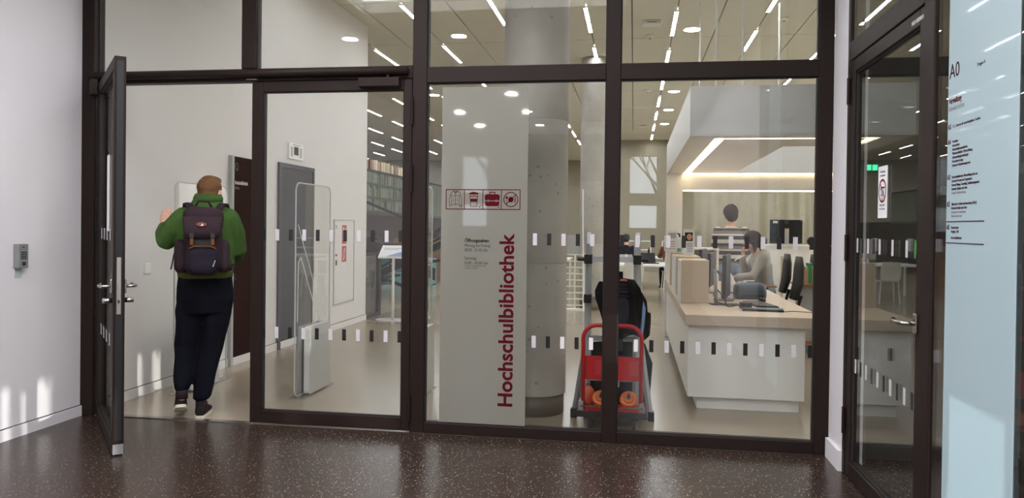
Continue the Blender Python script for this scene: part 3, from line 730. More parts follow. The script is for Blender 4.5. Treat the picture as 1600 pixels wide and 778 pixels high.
# white portal behind the desk
pt_ = thing('portal_frame', 'white upright and beam closing the back of the desk area', 'portal frame', (0.44, 5.5, 0))
BX(0.44, 0.655, 5.46, 5.66, 0, 2.244).build('upright', 'laminate_white', pt_, world=True)
BX(0.655, 3.9, 5.46, 5.66, 2.02, 2.244).build('beam', 'laminate_white', pt_, world=True)
BX(3.7, 3.9, 5.46, 5.66, 0, 2.02).build('upright', 'laminate_white', pt_, world=True)
BX(0.67, 3.68, 5.52, 5.60, 2.008, 2.02).build('light_line', 'led_glow', pt_, world=True)

dk_ = thing('reception_desk', 'long white reception desk with beige worktop', 'desk', (0.45, 1.15, 0))
def dp(name, m, *a, **k): return BX(*a).build(name, m, dk_, world=True, **k)
dp('front_panel', 'laminate_white', 0.455, 1.375, 1.152, 1.185, 0.105, 0.695, bevel=0.003)
dp('side_panel', 'laminate_white', 0.455, 0.485, 1.185, 5.4, 0.105, 0.695)
dp('plinth', 'laminate_white', 0.535, 1.345, 1.215, 5.3, 0.0, 0.105)
dp('inner_body', 'mid_grey', 0.485, 0.62, 1.185, 5.4, 0.105, 0.69)
dp('right_panel', 'laminate_beige', 1.345, 1.37, 1.9, 5.3, 0.105, 0.69)
dp('worktop', 'laminate_beige', 0.425, 1.525, 1.085, 3.1, 0.70, 0.785, bevel=0.003)
dp('worktop', 'laminate_beige', 0.425, 1.555, 3.106, 4.72, 0.70, 0.785, bevel=0.003)
dp('worktop', 'laminate_beige', 0.425, 1.36, 4.722, 5.42, 0.70, 0.785, bevel=0.003)
dp('painted_shadow_gap', 'dark_grey', 0.47, 1.36, 1.17, 5.3, 0.692, 0.702)  # dark fill painted in as the shade below the worktop
def riser(y0, y1, label, x0=0.452, x1=0.705):
    t = thing('counter_riser', label, 'counter riser', (x0, y0, 0.786), group='beige riser boxes on the desk edge')
    BX(0, x1-x0, 0, y1-y0, 0, 0.405).build('box', 'laminate_beige', t, bevel=0.003)
    BX(-0.012, 0.0, 0.02, (y1-y0)-0.02, 0.0, 0.40).build('back_board', 'laminate_white', t)
    return t
riser(2.11, 2.55, 'nearest beige riser box on the left edge of the desk')
riser(3.02, 3.75, 'middle beige riser box carrying the framed leaflet')
riser(4.35, 5.2, 'rearmost beige riser box holding brochures and a spray bottle')

# ---------------------------------------------------------------- things on the desk
DZ = 0.786
def monitor_side(x, y, rz, label, h0=0.10, hh=0.34, name='monitor'):
    t = thing(name, label, 'monitor', (x, y, DZ), rz)
    BX(-0.27, 0.27, 0.0, 0.035, h0, h0+hh).build('housing', 'black_plastic', t, bevel=0.008)
    BX(-0.255, 0.255, -0.002, 0.0, h0+0.015, h0+hh-0.015).build('screen', 'black', t)
    BX(-0.03, 0.03, 0.035, 0.065, 0.02, h0+hh*0.6).build('stand_neck', 'alu_dull', t)
    BX(-0.12, 0.12, -0.06, 0.13, 0.0, 0.014).build('stand_foot', 'alu_dull', t, bevel=0.004)
    BX(-0.262, -0.235, -0.0035, -0.002, h0+0.02, h0+0.07).build('sticker', 'red_sign', t)
    return t
monitor_side(0.93, 2.52, PI/2-0.20, 'monitor seen edge-on behind the nearest riser box', 0.03, 0.42)
monitor_side(0.87, 3.4, PI/2-0.2, 'second monitor seen edge-on beside the middle riser box', 0.08, 0.36)
monitor_side(0.84, 4.1, PI/2-0.2, 'third monitor edge-on showing as a dark tip by the rear riser', 0.1, 0.36)
t = thing('laptop_stand', 'grey metal laptop stand arm at the front of the desk', 'stand', (0.76, 2.0, DZ), 0.1)
BX(-0.05, 0.22, -0.05, 0.1, 0, 0.008).build('foot', 'dark_grey', t, bevel=0.003)
MB().tube([(0.0, 0, 0.008), (0.0, 0, 0.1), (-0.012, 0.0, 0.33)], 0.016, 8).build('arm', 'alu_dull', t, smooth=True)
MB().tube([(-0.012, 0, 0.32), (0.03, 0.05, 0.30), (0.06, 0.12, 0.27)], 0.011, 8).build('bracket', 'dark_grey', t, smooth=True)
t = thing('document_scanner', 'rounded slate-blue desktop scanner beside the keyboard', 'scanner', (1.17, 2.76, DZ), 0.12)
MB().rings([((0, 0, 0), (0.15, 0, 0), (0, 0.10, 0)), ((0, 0, 0.05), (0.158, 0, 0), (0, 0.105, 0)), ((0, 0, 0.13), (0.15, 0, 0), (0, 0.1, 0)), ((0, 0.01, 0.165), (0.11, 0, 0), (0, 0.07, 0))], 28, 4.5).build('body', 'scanner_blue', t, smooth=True, fix=True)
BX(-0.11, 0.11, -0.112, -0.1, 0.03, 0.045).build('paper_slot', 'black', t)
BX(-0.02, 0.12, -0.02, 0.06, 0.165, 0.172).build('cover', 'dark_grey', t)
t = thing('keyboard', 'dark computer keyboard lying on the desk', 'keyboard', (1.16, 2.05, DZ), 0.15)
BX(-0.09, 0.09, -0.26, 0.26, 0, 0.014).build('base', 'dark_grey', t, bevel=0.003)
km = None
for r_ in range(5):
    for c_ in range(13):
        if km is None: o = BX(0, 0.028, 0, 0.034, 0, 0.006).build('key', 'black_plastic', t); km = o.data
        else: o = bpy.data.objects.new('key', km); COL.objects.link(o); o.parent = t
        o.location = (-0.08+0.033*r_, -0.25+0.0385*c_, 0.014)
t = thing('computer_mouse', 'black computer mouse right of the keyboard', 'mouse', (1.245, 2.45, DZ), 0.2)
MB().ell((0, 0, 0.014), (0.032, 0.055, 0.022)).build('shell', 'black_plastic', t, smooth=True)
MB().cyl((0, 0.02, 0.036), (0, 0.035, 0.036), 0.006, 8).build('wheel', 'mid_grey', t)
t = thing('signature_pad', 'flat black glossy pad at the front edge of the desk', 'pad', (1.11, 1.58, DZ), -0.12)
BX(-0.17, 0.17, -0.09, 0.09, 0, 0.018).build('base', 'black_plastic', t, bevel=0.004); BX(-0.15, 0.15, -0.07, 0.07, 0.018, 0.02).build('screen', 'black', t)
tag(MB().tube([(1.28, 1.5, DZ+0.004), (1.36, 1.56, DZ+0.004), (1.45, 1.52, DZ+0.004), (1.51, 1.49, DZ+0.004)], 0.003, 6).build('pad_cable', 'dark_grey'), 'thin cable running from the pad to the desk edge', 'cable')
t = thing('power_block', 'black power adapter with looped cable beside the stand foot', 'adapter', (0.99, 1.74, DZ), 0.3)
BX(-0.05, 0.05, -0.03, 0.03, 0, 0.055).build('block', 'black', t, bevel=0.006)
MB().tube([(-0.05, 0, 0.03), (-0.14, 0.03, 0.012), (-0.23, 0.08, 0.05), (-0.24, 0.14, 0.11), (-0.18, 0.2, 0.15), (-0.12, 0.18, 0.08), (-0.14, 0.1, 0.02)], 0.006, 6).build('cable', 'black', t, smooth=True)
tag(MB().tube([(1.13, 3.35, DZ+0.005), (1.1, 3.4, DZ+0.03), (1.14, 3.44, DZ+0.055), (1.19, 3.42, DZ+0.03), (1.17, 3.36, DZ+0.006), (1.2, 3.33, DZ+0.03), (1.24, 3.36, DZ+0.055), (1.28, 3.4, DZ+0.03), (1.27, 3.35, DZ+0.006)], 0.006, 6).build('loose_cable', 'black', smooth=True), 'small loop of black cable on the desk behind the scanner', 'cable')
t = thing('paper_bag', 'crumpled white paper between the two edge-on monitors', 'paper', (0.98, 3.0, DZ), 0.3)
mb = MB().rings([((0, 0, 0), (0.07, 0, 0), (0, 0.05, 0)), ((0.01, 0, 0.12), (0.075, 0, 0.01), (0, 0.055, 0)), ((-0.01, 0.01, 0.22), (0.05, 0, 0.02), (0, 0.03, 0))], 14, 3)
for v in mb.v: v += noise.noise_vector(v*25)*0.012 if v.z > 0.01 else Vector((0, 0, 0))
mb.build('sheet', 'paper', t); BX(-0.04, 0.03, -0.062, -0.056, 0.03, 0.05).build('print', 'text_grey', t)
# leaflets, bottle on the risers
RZ = DZ+0.406
t = thing('leaflet_holder', 'acrylic leaflet holder with red-brown picture card on the middle riser', 'leaflet', (0.60, 3.32, RZ), 0.05)
BX(-0.058, 0.058, 0, 0.006, 0.0, 0.29).build('card', 'paper', t)
BX(-0.045, 0.04, -0.001, 0, 0.16, 0.255).build('picture', 'sign_brown', t); MB().ell((0.005, -0.001, 0.205), (0.03, 0.001, 0.035)).build('picture_figure', 'skin', t)
for k in range(6): BX(-0.02, 0.045, -0.001, 0, 0.04+0.018*k, 0.047+0.018*k).build('text_line', 'paper_blue' if k < 3 else 'text_grey', t)
BX(-0.055, 0.055, -0.02, 0.05, 0, 0.003).build('foot', 'plexi', t)
t = thing('spray_bottle', 'clear spray bottle with teal label on the rear riser', 'bottle', (0.57, 4.55, RZ), 0)
MB().rings([((0, 0, 0), (0.04, 0, 0), (0, 0.03, 0)), ((0, 0, 0.11), (0.042, 0, 0), (0, 0.032, 0)), ((0, 0, 0.16), (0.018, 0, 0), (0, 0.016, 0)), ((0, 0, 0.19), (0.014, 0, 0), (0, 0.014, 0))], 18).build('body', 'bottle_clear', t, smooth=True, fix=True)
BX(-0.042, 0.02, -0.034, -0.03, 0.015, 0.05).build('label', 'teal', t)
MB().tube([(0, 0, 0.185), (0, 0, 0.225), (-0.045, 0, 0.235)], 0.012, 8).build('spray_head', 'dark_grey', t)
for k, (x, y, hh, lab) in enumerate([(0.475, 4.42, 0.27, 'leaning grey information brochure left of the spray bottle'), (0.46, 5.0, 0.20, 'low white brochure behind the leaning grey one')]):
    t = thing('brochure', lab, 'brochure', (x, y, RZ), 0.1)
    BX(-0.06, 0.06, 0, 0.008, 0, hh).build('cover', 'paper', t); BX(-0.045, 0.045, -0.001, 0, hh*0.65, hh*0.9).build('picture', 'light_grey', t)
    for q in range(4): BX(-0.045, 0.04, -0.001, 0, hh*(0.15+0.11*q), hh*(0.15+0.11*q)+0.008).build('text_line', 'text_grey', t)

# ---------------------------------------------------------------- furniture behind the desk
t = thing('cubby_shelf', 'low white open shelf unit behind the edge-on monitors', 'shelf', (0.69, 5.0, 0))
def sp(n, m, *a): return BX(*a).build(n, m, t, world=True)
sp('top', 'laminate_white', 0.73, 1.10, 5.0, 5.38, 1.215, 1.24); sp('side', 'laminate_white', 0.73, 0.755, 5.0, 5.38, 0.787, 1.215); sp('side', 'laminate_white', 1.075, 1.10, 5.0, 5.38, 0.787, 1.215)
sp('back', 'laminate_beige', 0.755, 1.075, 5.35, 5.38, 0.787, 1.215); sp('board', 'laminate_white', 0.755, 1.075, 5.0, 5.35, 0.99, 1.01)
t = thing('low_partition', 'white low partition wall carrying the large black monitor', 'partition', (1.55, 6.4, 0))
BX(1.55, 2.85, 6.6, 6.66, 0.0, 1.24).build('board', 'laminate_white', t, world=True); BX(1.55, 2.85, 6.58, 7.0, 1.24, 1.265).build('ledge', 'laminate_white', t, world=True)
BX(2.17, 2.2, 6.585, 6.6, 0.05, 1.1).build('joint_strip', 'laminate_beige', t, world=True)
t = thing('large_monitor', 'large black monitor with a round logo seen from behind', 'monitor', (2.28, 6.8, 1.265), 0.05)
BX(-0.24, 0.235, 0.0, 0.04, 0.02, 0.38).build('housing', 'black_plastic', t, bevel=0.01)
mx = basis((0, -0.001, 0), (1, 0, 0), (0, 0, 1)); MB().line2(circ(0.0, 0.345, 0.026, 20), 0.005, 0.001, mx, True).build('round_logo', 'mid_grey', t)
lg = BX(-0.20, -0.13, -0.0015, 0, 0.325, 0.36).build('asset_label', 'paper', t)
tx = text('DELL', 0.02, Matrix.Translation(t.location) @ basis((-0.019, -0.0012, 0.339), (1, 0, 0), (0, 0, 1)), 'mid_grey', t, width=0.038)
BX(-0.03, 0.03, -0.03, -0.001, 0.0, 0.25).build('stand_neck', 'light_grey', t); BX(-0.03, 0.03, -0.031, -0.0, 0.235, 0.25).build('cable_hole', 'wood_orange', t); BX(-0.12, 0.12, -0.1, 0.1, 0, 0.012).build('stand_foot', 'light_grey', t)
t = thing('book_shelf_table', 'side table with orange edge and white cabinet under a row of books', 'side table', (2.05, 4.65, 0))
BX(2.0, 3.0, 4.6, 5.0, 0.80, 0.825).build('table_top', 'wood_orange', t, world=True); BX(2.06, 2.42, 4.65, 4.98, 0, 0.80).build('grey_cabinet', 'light_grey', t, world=True); BX(2.43, 2.95, 4.63, 4.98, 0.1, 0.80).build('white_cabinet', 'laminate_white', t, world=True)
BX(2.0, 3.0, 4.56, 4.6, 0.09, 0.13).build('bottom_rail', 'wood_orange', t, world=True)
x = 2.02; k = 0
random.seed(3)
bm_ = {}
while x < 2.95:
    wd = random.uniform(0.022, 0.045); hh = random.uniform(0.17, 0.235); ci = random.choice([0, 1, 2, 4, 0, 2, 1])
    if k in (0, 1, 4): ci = 9; hh = 0.255
    t = thing('book', 'pale book, '+ORD[k]+' from the left on the orange-edged side table' if ci != 9 else 'green folder, '+ORD[k]+' from the left on the orange-edged side table', 'book', (x, 4.66, 0.826), 0, group='books on the side table' if ci != 9 else 'green folders on the side table')
    BX(0, wd-0.003, 0, 0.16, 0, hh).build('cover', 'book%d' % ci, t); BX(0.003, wd-0.006, 0.01, 0.163, 0.004, hh+0.001).build('pages', 'paper', t)
    x += wd; k += 1
t = thing('desk_telephone', 'dark console with pale keys behind the book row', 'console', (2.62, 5.55, 1.0), 0.0)
mb = MB().add([(-0.25, -0.12, 0), (0.25, -0.12, 0), (0.25, 0.12, 0), (-0.25, 0.12, 0), (-0.23, -0.12, 0.05), (0.25, -0.12, 0.05), (0.25, 0.12, 0.16), (-0.23, 0.12, 0.16)], [(0, 3, 2, 1), (4, 5, 6, 7), (0, 1, 5, 4), (1, 2, 6, 5), (2, 3, 7, 6), (3, 0, 4, 7)])
mb.build('housing', 'dark_grey', t)
for k in range(3):
    for q in range(2): MB().add([(-0.17+0.13*k, -0.09+0.1*q, 0.065+0.046*q), (-0.08+0.13*k, -0.09+0.1*q, 0.065+0.046*q), (-0.08+0.13*k, -0.02+0.1*q, 0.098+0.046*q), (-0.17+0.13*k, -0.02+0.1*q, 0.098+0.046*q), (-0.17+0.13*k, -0.09+0.1*q, 0.074+0.046*q), (-0.08+0.13*k, -0.09+0.1*q, 0.074+0.046*q), (-0.08+0.13*k, -0.02+0.1*q, 0.107+0.046*q), (-0.17+0.13*k, -0.02+0.1*q, 0.107+0.046*q)], [(0, 3, 2, 1), (4, 5, 6, 7), (0, 1, 5, 4), (1, 2, 6, 5), (2, 3, 7, 6), (3, 0, 4, 7)]).build('key_panel', 'light_grey', t)
t = thing('white_counter', 'white back counter carrying the dark console', 'counter', (2.2, 5.4, 0))
BX(2.25, 3.6, 5.40, 5.44, 0, 0.99).build('front', 'laminate_white', t, world=True); BX(2.25, 3.6, 5.40, 5.45, 0.975, 1.0).build('edge', 'laminate_white', t, world=True); BX(2.25, 3.6, 5.665, 5.8, 0.0, 1.0).build('rear', 'laminate_white', t, world=True); BX(2.25, 3.6, 5.45, 5.80, 0.975, 1.0).build('top', 'laminate_white', t, world=True)
def office_chair(x, y, rz, label, arm=True):
    t = thing('office_chair', label, 'chair', (x, y, 0), rz)
    MB().rings([((0, 0.02, 0.50), (0.23, 0, 0), (0, 0.22, 0)), ((0, 0.02, 0.54), (0.25, 0, 0), (0, 0.24, 0)), ((0, 0.02, 0.575), (0.22, 0, 0), (0, 0.21, 0))], 24, 3).build('seat', 'dark_grey', t, smooth=True, fix=True)
    MB().rings([((0, -0.22, 0.66), (0.19, 0, 0), (0, 0.03, 0)), ((0, -0.27, 0.85), (0.225, 0, 0), (0, 0.04, 0)), ((0, -0.28, 1.05), (0.21, 0, 0), (0, 0.035, 0)), ((0, -0.28, 1.17), (0.14, 0, 0), (0, 0.025, 0))], 24, 2.8).build('backrest', 'dark_grey', t, smooth=True, fix=True)
    MB().tube([(0, -0.05, 0.5), (0, -0.26, 0.52), (0, -0.31, 0.7)], 0.022, 8).build('back_bar', 'black_plastic', t)
    MB().cyl((0, 0, 0.1), (0, 0, 0.5), 0.028, 12).build('column', 'black_plastic', t)
    for s_ in (-1, 1) if arm else ():
        MB().tube([(s_*0.22, 0.02, 0.52), (s_*0.28, 0.02, 0.56), (s_*0.28, 0.02, 0.74)], 0.014, 8).build('arm_post', 'black_plastic', t); BX(s_*0.28-0.03, s_*0.28+0.03, -0.1, 0.16, 0.74, 0.765).build('armrest', 'wood_orange' if arm else 'black_plastic', t, bevel=0.008)
    for k in range(5):
        a_ = 2*PI*k/5; c, s2 = math.cos(a_), math.sin(a_)
        f = MB().tube([(0, 0, 0.12), (0.28*c, 0.28*s2, 0.075)], [0.025, 0.016], 8).build('foot_arm', 'black_plastic', t); MB().cyl((0.28*c-0.02*s2, 0.28*s2+0.02*c, 0.03), (0.28*c+0.02*s2, 0.28*s2-0.02*c, 0.03), 0.03, 12).build('caster', 'black', f)
    return t
office_chair(1.74, 5.33, PI/2, 'office chair in which the person in the grey hoodie sits')
office_chair(1.68, 4.30, PI/2, 'empty dark office chair right of the seated person', False)

# ================================================================ wall fittings inside
XW = -4.15
sb = thing('sign_panel', 'tall dark brown wayfinding panel with a grey edge beside the inner wall', 'sign', (-4.11, 2.1, 0.0))
bd = BX(XW+0.0, -4.112, 2.13, 2.56, 0.085, 2.185).build('board', 'sign_brown', sb, world=True)
BX(XW+0.0, -4.108, 2.085, 2.13, 0.0, 2.19).build('edge_profile', 'light_grey', sb, world=True)
BX(XW+0.0, -4.112, 2.13, 2.56, 0.0, 0.085).build('foot', 'white_wall', sb, world=True)
mx = on_left(2.14, 0, -4.1115)
MB().line2([(0.045+0.026*math.cos(a_*PI/12), 2.08+0.036*math.sin(a_*PI/12)) for a_ in range(24)], 0.014, 0.0006, mx, True).build('floor_number', 'text_white', bd, world=True)
text('Hochschulbibliothek', 0.055, on_left(2.15, 1.895, -4.1115), 'text_white', bd, width=0.27, bold=0.001)
text('Library', 0.045, on_left(2.15, 1.845, -4.1115), 'text_grey', bd, width=0.09)
el = thing('door_4', 'dark grey lift door in the white inner wall', 'door', (XW, 3.17, 0), kind='structure')
E_ = lambda n, m, *a: BX(*a).build(n, m, el, world=True)
E_('jamb', 'dark_grey', XW, XW+0.03, 3.19, 3.25, 0, 2.215); E_('jamb', 'dark_grey', XW, XW+0.03, 4.15, 4.19, 0, 2.215); E_('lintel', 'dark_grey', XW, XW+0.03, 3.25, 4.15, 2.16, 2.215)
E_('upper_panel', 'elevator_dark', XW, XW+0.012, 3.25, 4.15, 1.72, 2.16); E_('door_panel', 'elevator_grey', XW, XW+0.008, 3.25, 3.71, 0, 1.72); E_('door_panel', 'elevator_grey', XW, XW+0.014, 3.71, 4.15, 0, 1.72)
t = thing('wall_display', 'small white wall display with a dark square above the lift door', 'display', (XW, 3.45, 2.37))
BX(0, 0.025, 0, 0.40, -0.09, 0.11).build('housing', 'laminate_white', t, bevel=0.004); BX(0.025, 0.028, 0.13, 0.25, -0.035, 0.065).build('screen', 'sign_brown', t)
BX(0.025, 0.0265, 0.04, 0.10, -0.06, 0.06).build('left_print', 'light_grey', t); BX(0.025, 0.0265, 0.29, 0.35, -0.06, 0.06).build('right_print', 'light_grey', t); BX(0.025, 0.0265, 0.1, 0.3, 0.08, 0.095).build('top_print', 'light_grey', t)
t = thing('hydrant_cabinet', 'white fire hose cabinet with red signs in the inner wall', 'cabinet', (XW, 4.91, 0.35))
fm = MB().box(0, 0.012, 0.0, 0.80, 0, 0.015).box(0, 0.012, 0, 0.80, 1.195, 1.21).box(0, 0.012, 0, 0.015, 0.015, 1.195).box(0, 0.012, 0.785, 0.80, 0.015, 1.195).build('frame', 'light_grey', t)
dr = BX(0, 0.010, 0.035, 0.765, 0.035, 1.175).build('door', 'white_wall', t)
MB().rings([((0.01, 0.09, 0.60), (0, 0.024, 0), (0, 0, 0.045)), ((0.016, 0.09, 0.60), (0, 0.02, 0), (0, 0, 0.04))], 16).build('lock', 'dark_grey', dr, fix=True)
BX(0.0105, 0.012, 0.03+0.27, 0.03+0.44, 0.86, 1.13).build('extinguisher_sign', 'red_sign', dr); BX(0.012, 0.013, 0.33, 0.38, 0.91, 1.10).build('extinguisher_symbol', 'text_white', dr); BX(0.012, 0.013, 0.42, 0.455, 1.02, 1.08).build('flame_symbol', 'text_white', dr)
BX(0.0105, 0.012, 0.30, 0.47, 0.60, 0.83).build('hose_sign', 'red_sign', dr)
mx = on_left(XW*0+0.0, 0, 0.0122); MB().line2([(0.35, 0.63), (0.36, 0.75), (0.39, 0.80), (0.42, 0.77), (0.41, 0.68), (0.37, 0.64)], 0.012, 0.001, mx, True).build('hose_symbol', 'text_white', dr)
BX(0.0105, 0.0115, 0.30, 0.46, 0.545, 0.585).build('caption_plate', 'paper', dr); BX(0.0105, 0.0115, 0.05, 0.13, 0.69, 0.72).build('small_red_label', 'red_sign', dr)
for q in range(2):
    for k in range(2): BX(0.0105, 0.0112, 0.06+0.03*q, 0.075+0.03*q, 1.08+0.03*k, 1.10+0.03*k).build('small_print', 'text_dark', dr)
t = thing('light_switch', 'white light switch on the inner wall behind the open door', 'switch', (XW, 0.71, 1.04))
BX(0, 0.008, 0, 0.085, 0, 0.095).build('frame', 'laminate_white', t, bevel=0.003); BX(0.008, 0.013, 0.012, 0.073, 0.012, 0.083).build('rocker', 'lamp_white', t)
t = thing('door_intercom', 'grey keypad intercom on the left foyer wall', 'intercom', (XL-0.02, -0.68, 1.16))
BX(0, 0.045, 0, 0.085, 0, 0.165).build('housing', 'alu_dull', t, bevel=0.004)
for r_ in range(4):
    for c_ in range(3): BX(0.045, 0.047, 0.018+0.018*c_, 0.030+0.018*c_, 0.062+0.014*r_, 0.071+0.014*r_).build('key', 'dark_grey', t)
BX(0.045, 0.047, 0.03, 0.06, 0.018, 0.042).build('card_reader', 'black', t); BX(0.045, 0.0465, 0.03, 0.05, 0.14, 0.145).build('speaker_slot', 'black', t)
tag(BX(XL-0.02, XL-0.017, -0.665, -0.61, 1.09, 1.155).build('intercom_label', mat('pale_label', (186, 200, 202), 0.5)), 'pale blue label stuck to the wall below the intercom', 'label')

# ================================================================ security gates
def rrect(y0, y1, z0, z1, r, n=6):
    P = []
    for cy, cz, a0 in ((y1-r, z1-r, 0), (y0+r, z1-r, PI/2), (y0+r, z0+r, PI), (y1-r, z0+r, 1.5*PI)):
        for k in range(n+1):
            a_ = a0+PI/2*k/n; P.append((cy+r*math.cos(a_), cz+r*math.sin(a_)))
    return P
def gate(x, y0, y1, label, side=1):
    t = thing('security_gate', label, 'security gate', (x, y0, 0), group='clear library security gates')
    L = y1-y0; H = 1.835
    poly = rrect(0, L, 0.02, H, 0.07)
    MB().prism(poly, 0.012, basis((-0.006, 0, 0), (0, 1, 0), (0, 0, 1))).build('clear_panel', 'plexi', t)
    MB().tube([(0, p[0], p[1]) for p in poly]+[(0, poly[0][0], poly[0][1])], 0.0065, 8).build('panel_rim', 'gate_grey', t, smooth=True)
    e = 0.05
    MB().tube([(0, e, 1.48), (0, L*0.5, 0.98), (0, L*0.5, 0.55)], 0.0035, 6).build('antenna_loop', 'lamp_white', t)
    MB().tube([(0, L*0.5, 0.62), (0, L*0.5, 0.8), (0, e+0.06, 1.2), (0, e+0.01, 1.16), (0, e, 0.65)], 0.0035, 6).build('antenna_loop', 'lamp_white', t)
    MB().tube([(0, L*0.56, 0.66), (0, L*0.57, 0.9), (0, L*0.62, 0.93), (0, L*0.9, 0.63), (0, L-e, 0.66)], 0.0035, 6).build('antenna_loop', 'lamp_white', t)
    MB().tube([(0, L*0.56, 0.45), (0, L*0.57, 0.68), (0, L*0.62, 0.71), (0, L*0.8, 0.5)], 0.0035, 6).build('antenna_loop', 'lamp_white', t)
    y_a, y_b = 0.16, 0.62
    MB().prism(rrect(y_a, y_b, 0.015, 0.60, 0.03), 0.05, basis((0.012, 0, 0), (0, 1, 0), (0, 0, 1))).build('base_cover', 'gate_grey', t)
    MB().prism(rrect(y_a, y_b, 0.015, 0.60, 0.03), 0.03, basis((-0.042, 0, 0), (0, 1, 0), (0, 0, 1))).build('rear_cover', 'mid_grey', t)
    BX(-0.06, 0.07, 0.02, L-0.02, 0, 0.012).build('foot_plate', 'plexi', t)
    return t
gate(-2.81, 0.79, 1.53, 'clear security gate standing right behind the closed glass door')
gate(-1.83, 0.82, 1.55, 'clear security gate half hidden by the post beside the frosted strip')
gate(-3.86, 0.70, 1.55, 'clear security gate behind the walking person near the white wall')
# info stand
t = thing('info_stand', 'slim white information stand with tilted panel on a pole', 'info stand', (-3.72, 6.30, 0))
MB().rings([((0, 0, 0), (0.28, 0, 0), (0, 0.2, 0)), ((0, 0, 0.012), (0.275, 0, 0), (0, 0.195, 0))], 28).build('base_plate', 'light_grey', t)
MB().cyl((0, 0, 0.012), (0, 0, 1.05), 0.022, 12).build('pole', 'lamp_white', t, smooth=True)
pl = MB().add([(-0.2, -0.14, 0.97), (0.22, -0.14, 0.97), (0.22, 0.10, 1.15), (-0.2, 0.10, 1.15), (-0.2, -0.155, 0.99), (0.22, -0.155, 0.99), (0.22, 0.085, 1.17), (-0.2, 0.085, 1.17)], [(0, 3, 2, 1), (4, 5, 6, 7), (0, 1, 5, 4), (1, 2, 6, 5), (2, 3, 7, 6), (3, 0, 4, 7)]).build('panel_frame', 'lamp_white', t)
nrm = Vector((0, -0.6, 0.8)); ey_ = Vector((0, 0.8, 0.6))
mx = basis((-0.175, -0.14, 1.003), (1, 0, 0), tuple(ey_)); MB().prism([(0, 0), (0.37, 0), (0.37, 0.25), (0, 0.25)], 0.002, mx).build('poster', 'paper', pl)
mx = basis(tuple(Vector((-0.175, -0.14, 1.003))+nrm*0.0022), (1, 0, 0), tuple(ey_)); MB().prism([(0.1, 0.0), (0.37, 0.0), (0.37, 0.13), (0.28, 0.10)], 0.001, mx).build('poster_print', 'paper_blue', pl)
m_ = MB(); m_.line2([(0.03, 0.2), (0.3, 0.2)], 0.01, 0.001, mx); m_.line2([(0.03, 0.17), (0.26, 0.17)], 0.008, 0.001, mx); m_.build('poster_text', 'text_grey', pl)
# ================================================================ left background: gallery, books, stairs
XM = -6.55
mz = thing('book_gallery', 'raised book gallery with dark edge band beyond the white wall', 'gallery', (XM, 10.5, 0))
BX(-13.99, XM, 10.6, 29.9, 1.62, 1.84).build('floor_slab', 'dark_wood', mz, world=True)
BX(-7.6, XM-0.02, 10.6, 29.9, 0.95, 1.62).build('edge_band', 'dark_wood', mz, world=True)
BX(-9.2, -9.0, 10.6, 29.9, 0.0, 1.62).build('under_wall', 'dark_wood', mz, world=True)
gr = thing('glass_balustrade', 'greenish glass balustrade with dark handrail in front of the gallery books', 'balustrade', (XM, 10.7, 1.84))
for k in range(9): BX(XM+0.012, XM+0.028, 10.7+1.5*k, 12.19+1.5*k, 1.75, 2.83).build('pane', 'glass_teal', gr, world=True)
BX(XM-0.02, XM+0.036, 10.7, 24.2, 2.83, 2.89).build('handrail', 'frame_dark', gr, world=True)
random.seed(11)
for u in range(5):
    y0 = 13.2+1.35*u
    sh = thing('bookshelf', ['steel bookshelf at the near end of the gallery', 'second bookshelf from the near end of the gallery', 'third bookshelf from the near end of the gallery', 'fourth bookshelf along the gallery', 'farthest visible bookshelf of the gallery'][u], 'bookshelf', (-7.5, y0, 1.84))
    for z in (0.08, 0.46, 0.84, 1.2): BX(0, 0.30, 0.0, 1.33, z-0.02, z).build('shelf_board', 'mid_grey', sh)
    BX(0, 0.3, -0.015, 0.0, 0, 1.22).build('side_panel', 'mid_grey', sh); BX(0, 0.3, 1.33, 1.345, 0, 1.22).build('side_panel', 'mid_grey', sh)
    for z in (0.08, 0.46, 0.84, 1.2):
        y = 0.03; nb_ = -1
        while y < 1.28:
            if random.random() < 0.07: y += random.uniform(0.08, 0.2); continue
            wd = random.uniform(0.045, 0.09); hh = random.uniform(0.22, 0.31)
            nb_ += 1; ci = random.choice([2, 8, 2, 4, 0, 5, 7, 3, 8, 6]); bk = thing('book', ['tan', 'brown', 'cream', 'dark tan', 'beige', 'navy', 'red', 'black', 'white'][ci]+' book, '+ORD[nb_]+' on the '+{0.08: 'bottom', 0.46: 'third', 0.84: 'second', 1.2: 'top'}[z]+' shelf of the '+ORD[u]+' gallery bookcase', 'book', (-7.47, y0+y, 1.841+z), 0, 'books above the handrail' if z > 1.1 else 'books behind the gallery glass')
            BX(0.02, 0.25, 0, min(wd-0.004, 1.31-y), 0, hh).build('cover', 'book%d' % ci, bk)
            y += wd
st = thing('staircase', 'dark staircase rising to the gallery with slanted handrails', 'staircase', (-6.4, 9.6, 0))
n = 9
for k in range(n):    # upper flight falling to the right
    x = -6.5+0.27*k; z = 1.70-0.115*k
    BX(x, x+0.29, 9.6, 10.55, z-0.05, z).build('step', 'dark_wood', st, world=True)
def bar(name, a, c, wdt, hgt, m, par):
    a, c = Vector(a), Vector(c); mb = MB(); d = (c-a).normalized(); up = Vector((0, 0, 1)); s_ = d.cross(up).normalized()*wdt/2; u_ = Vector((0, 0, hgt/2))
    mb.add([a-s_-u_, a+s_-u_, a+s_+u_, a-s_+u_, c-s_-u_, c+s_-u_, c+s_+u_, c-s_+u_], [(0, 3, 2, 1), (4, 5, 6, 7), (0, 1, 5, 4), (1, 2, 6, 5), (2, 3, 7, 6), (3, 0, 4, 7)])
    return mb.build(name, m, par, world=True, fix=True)
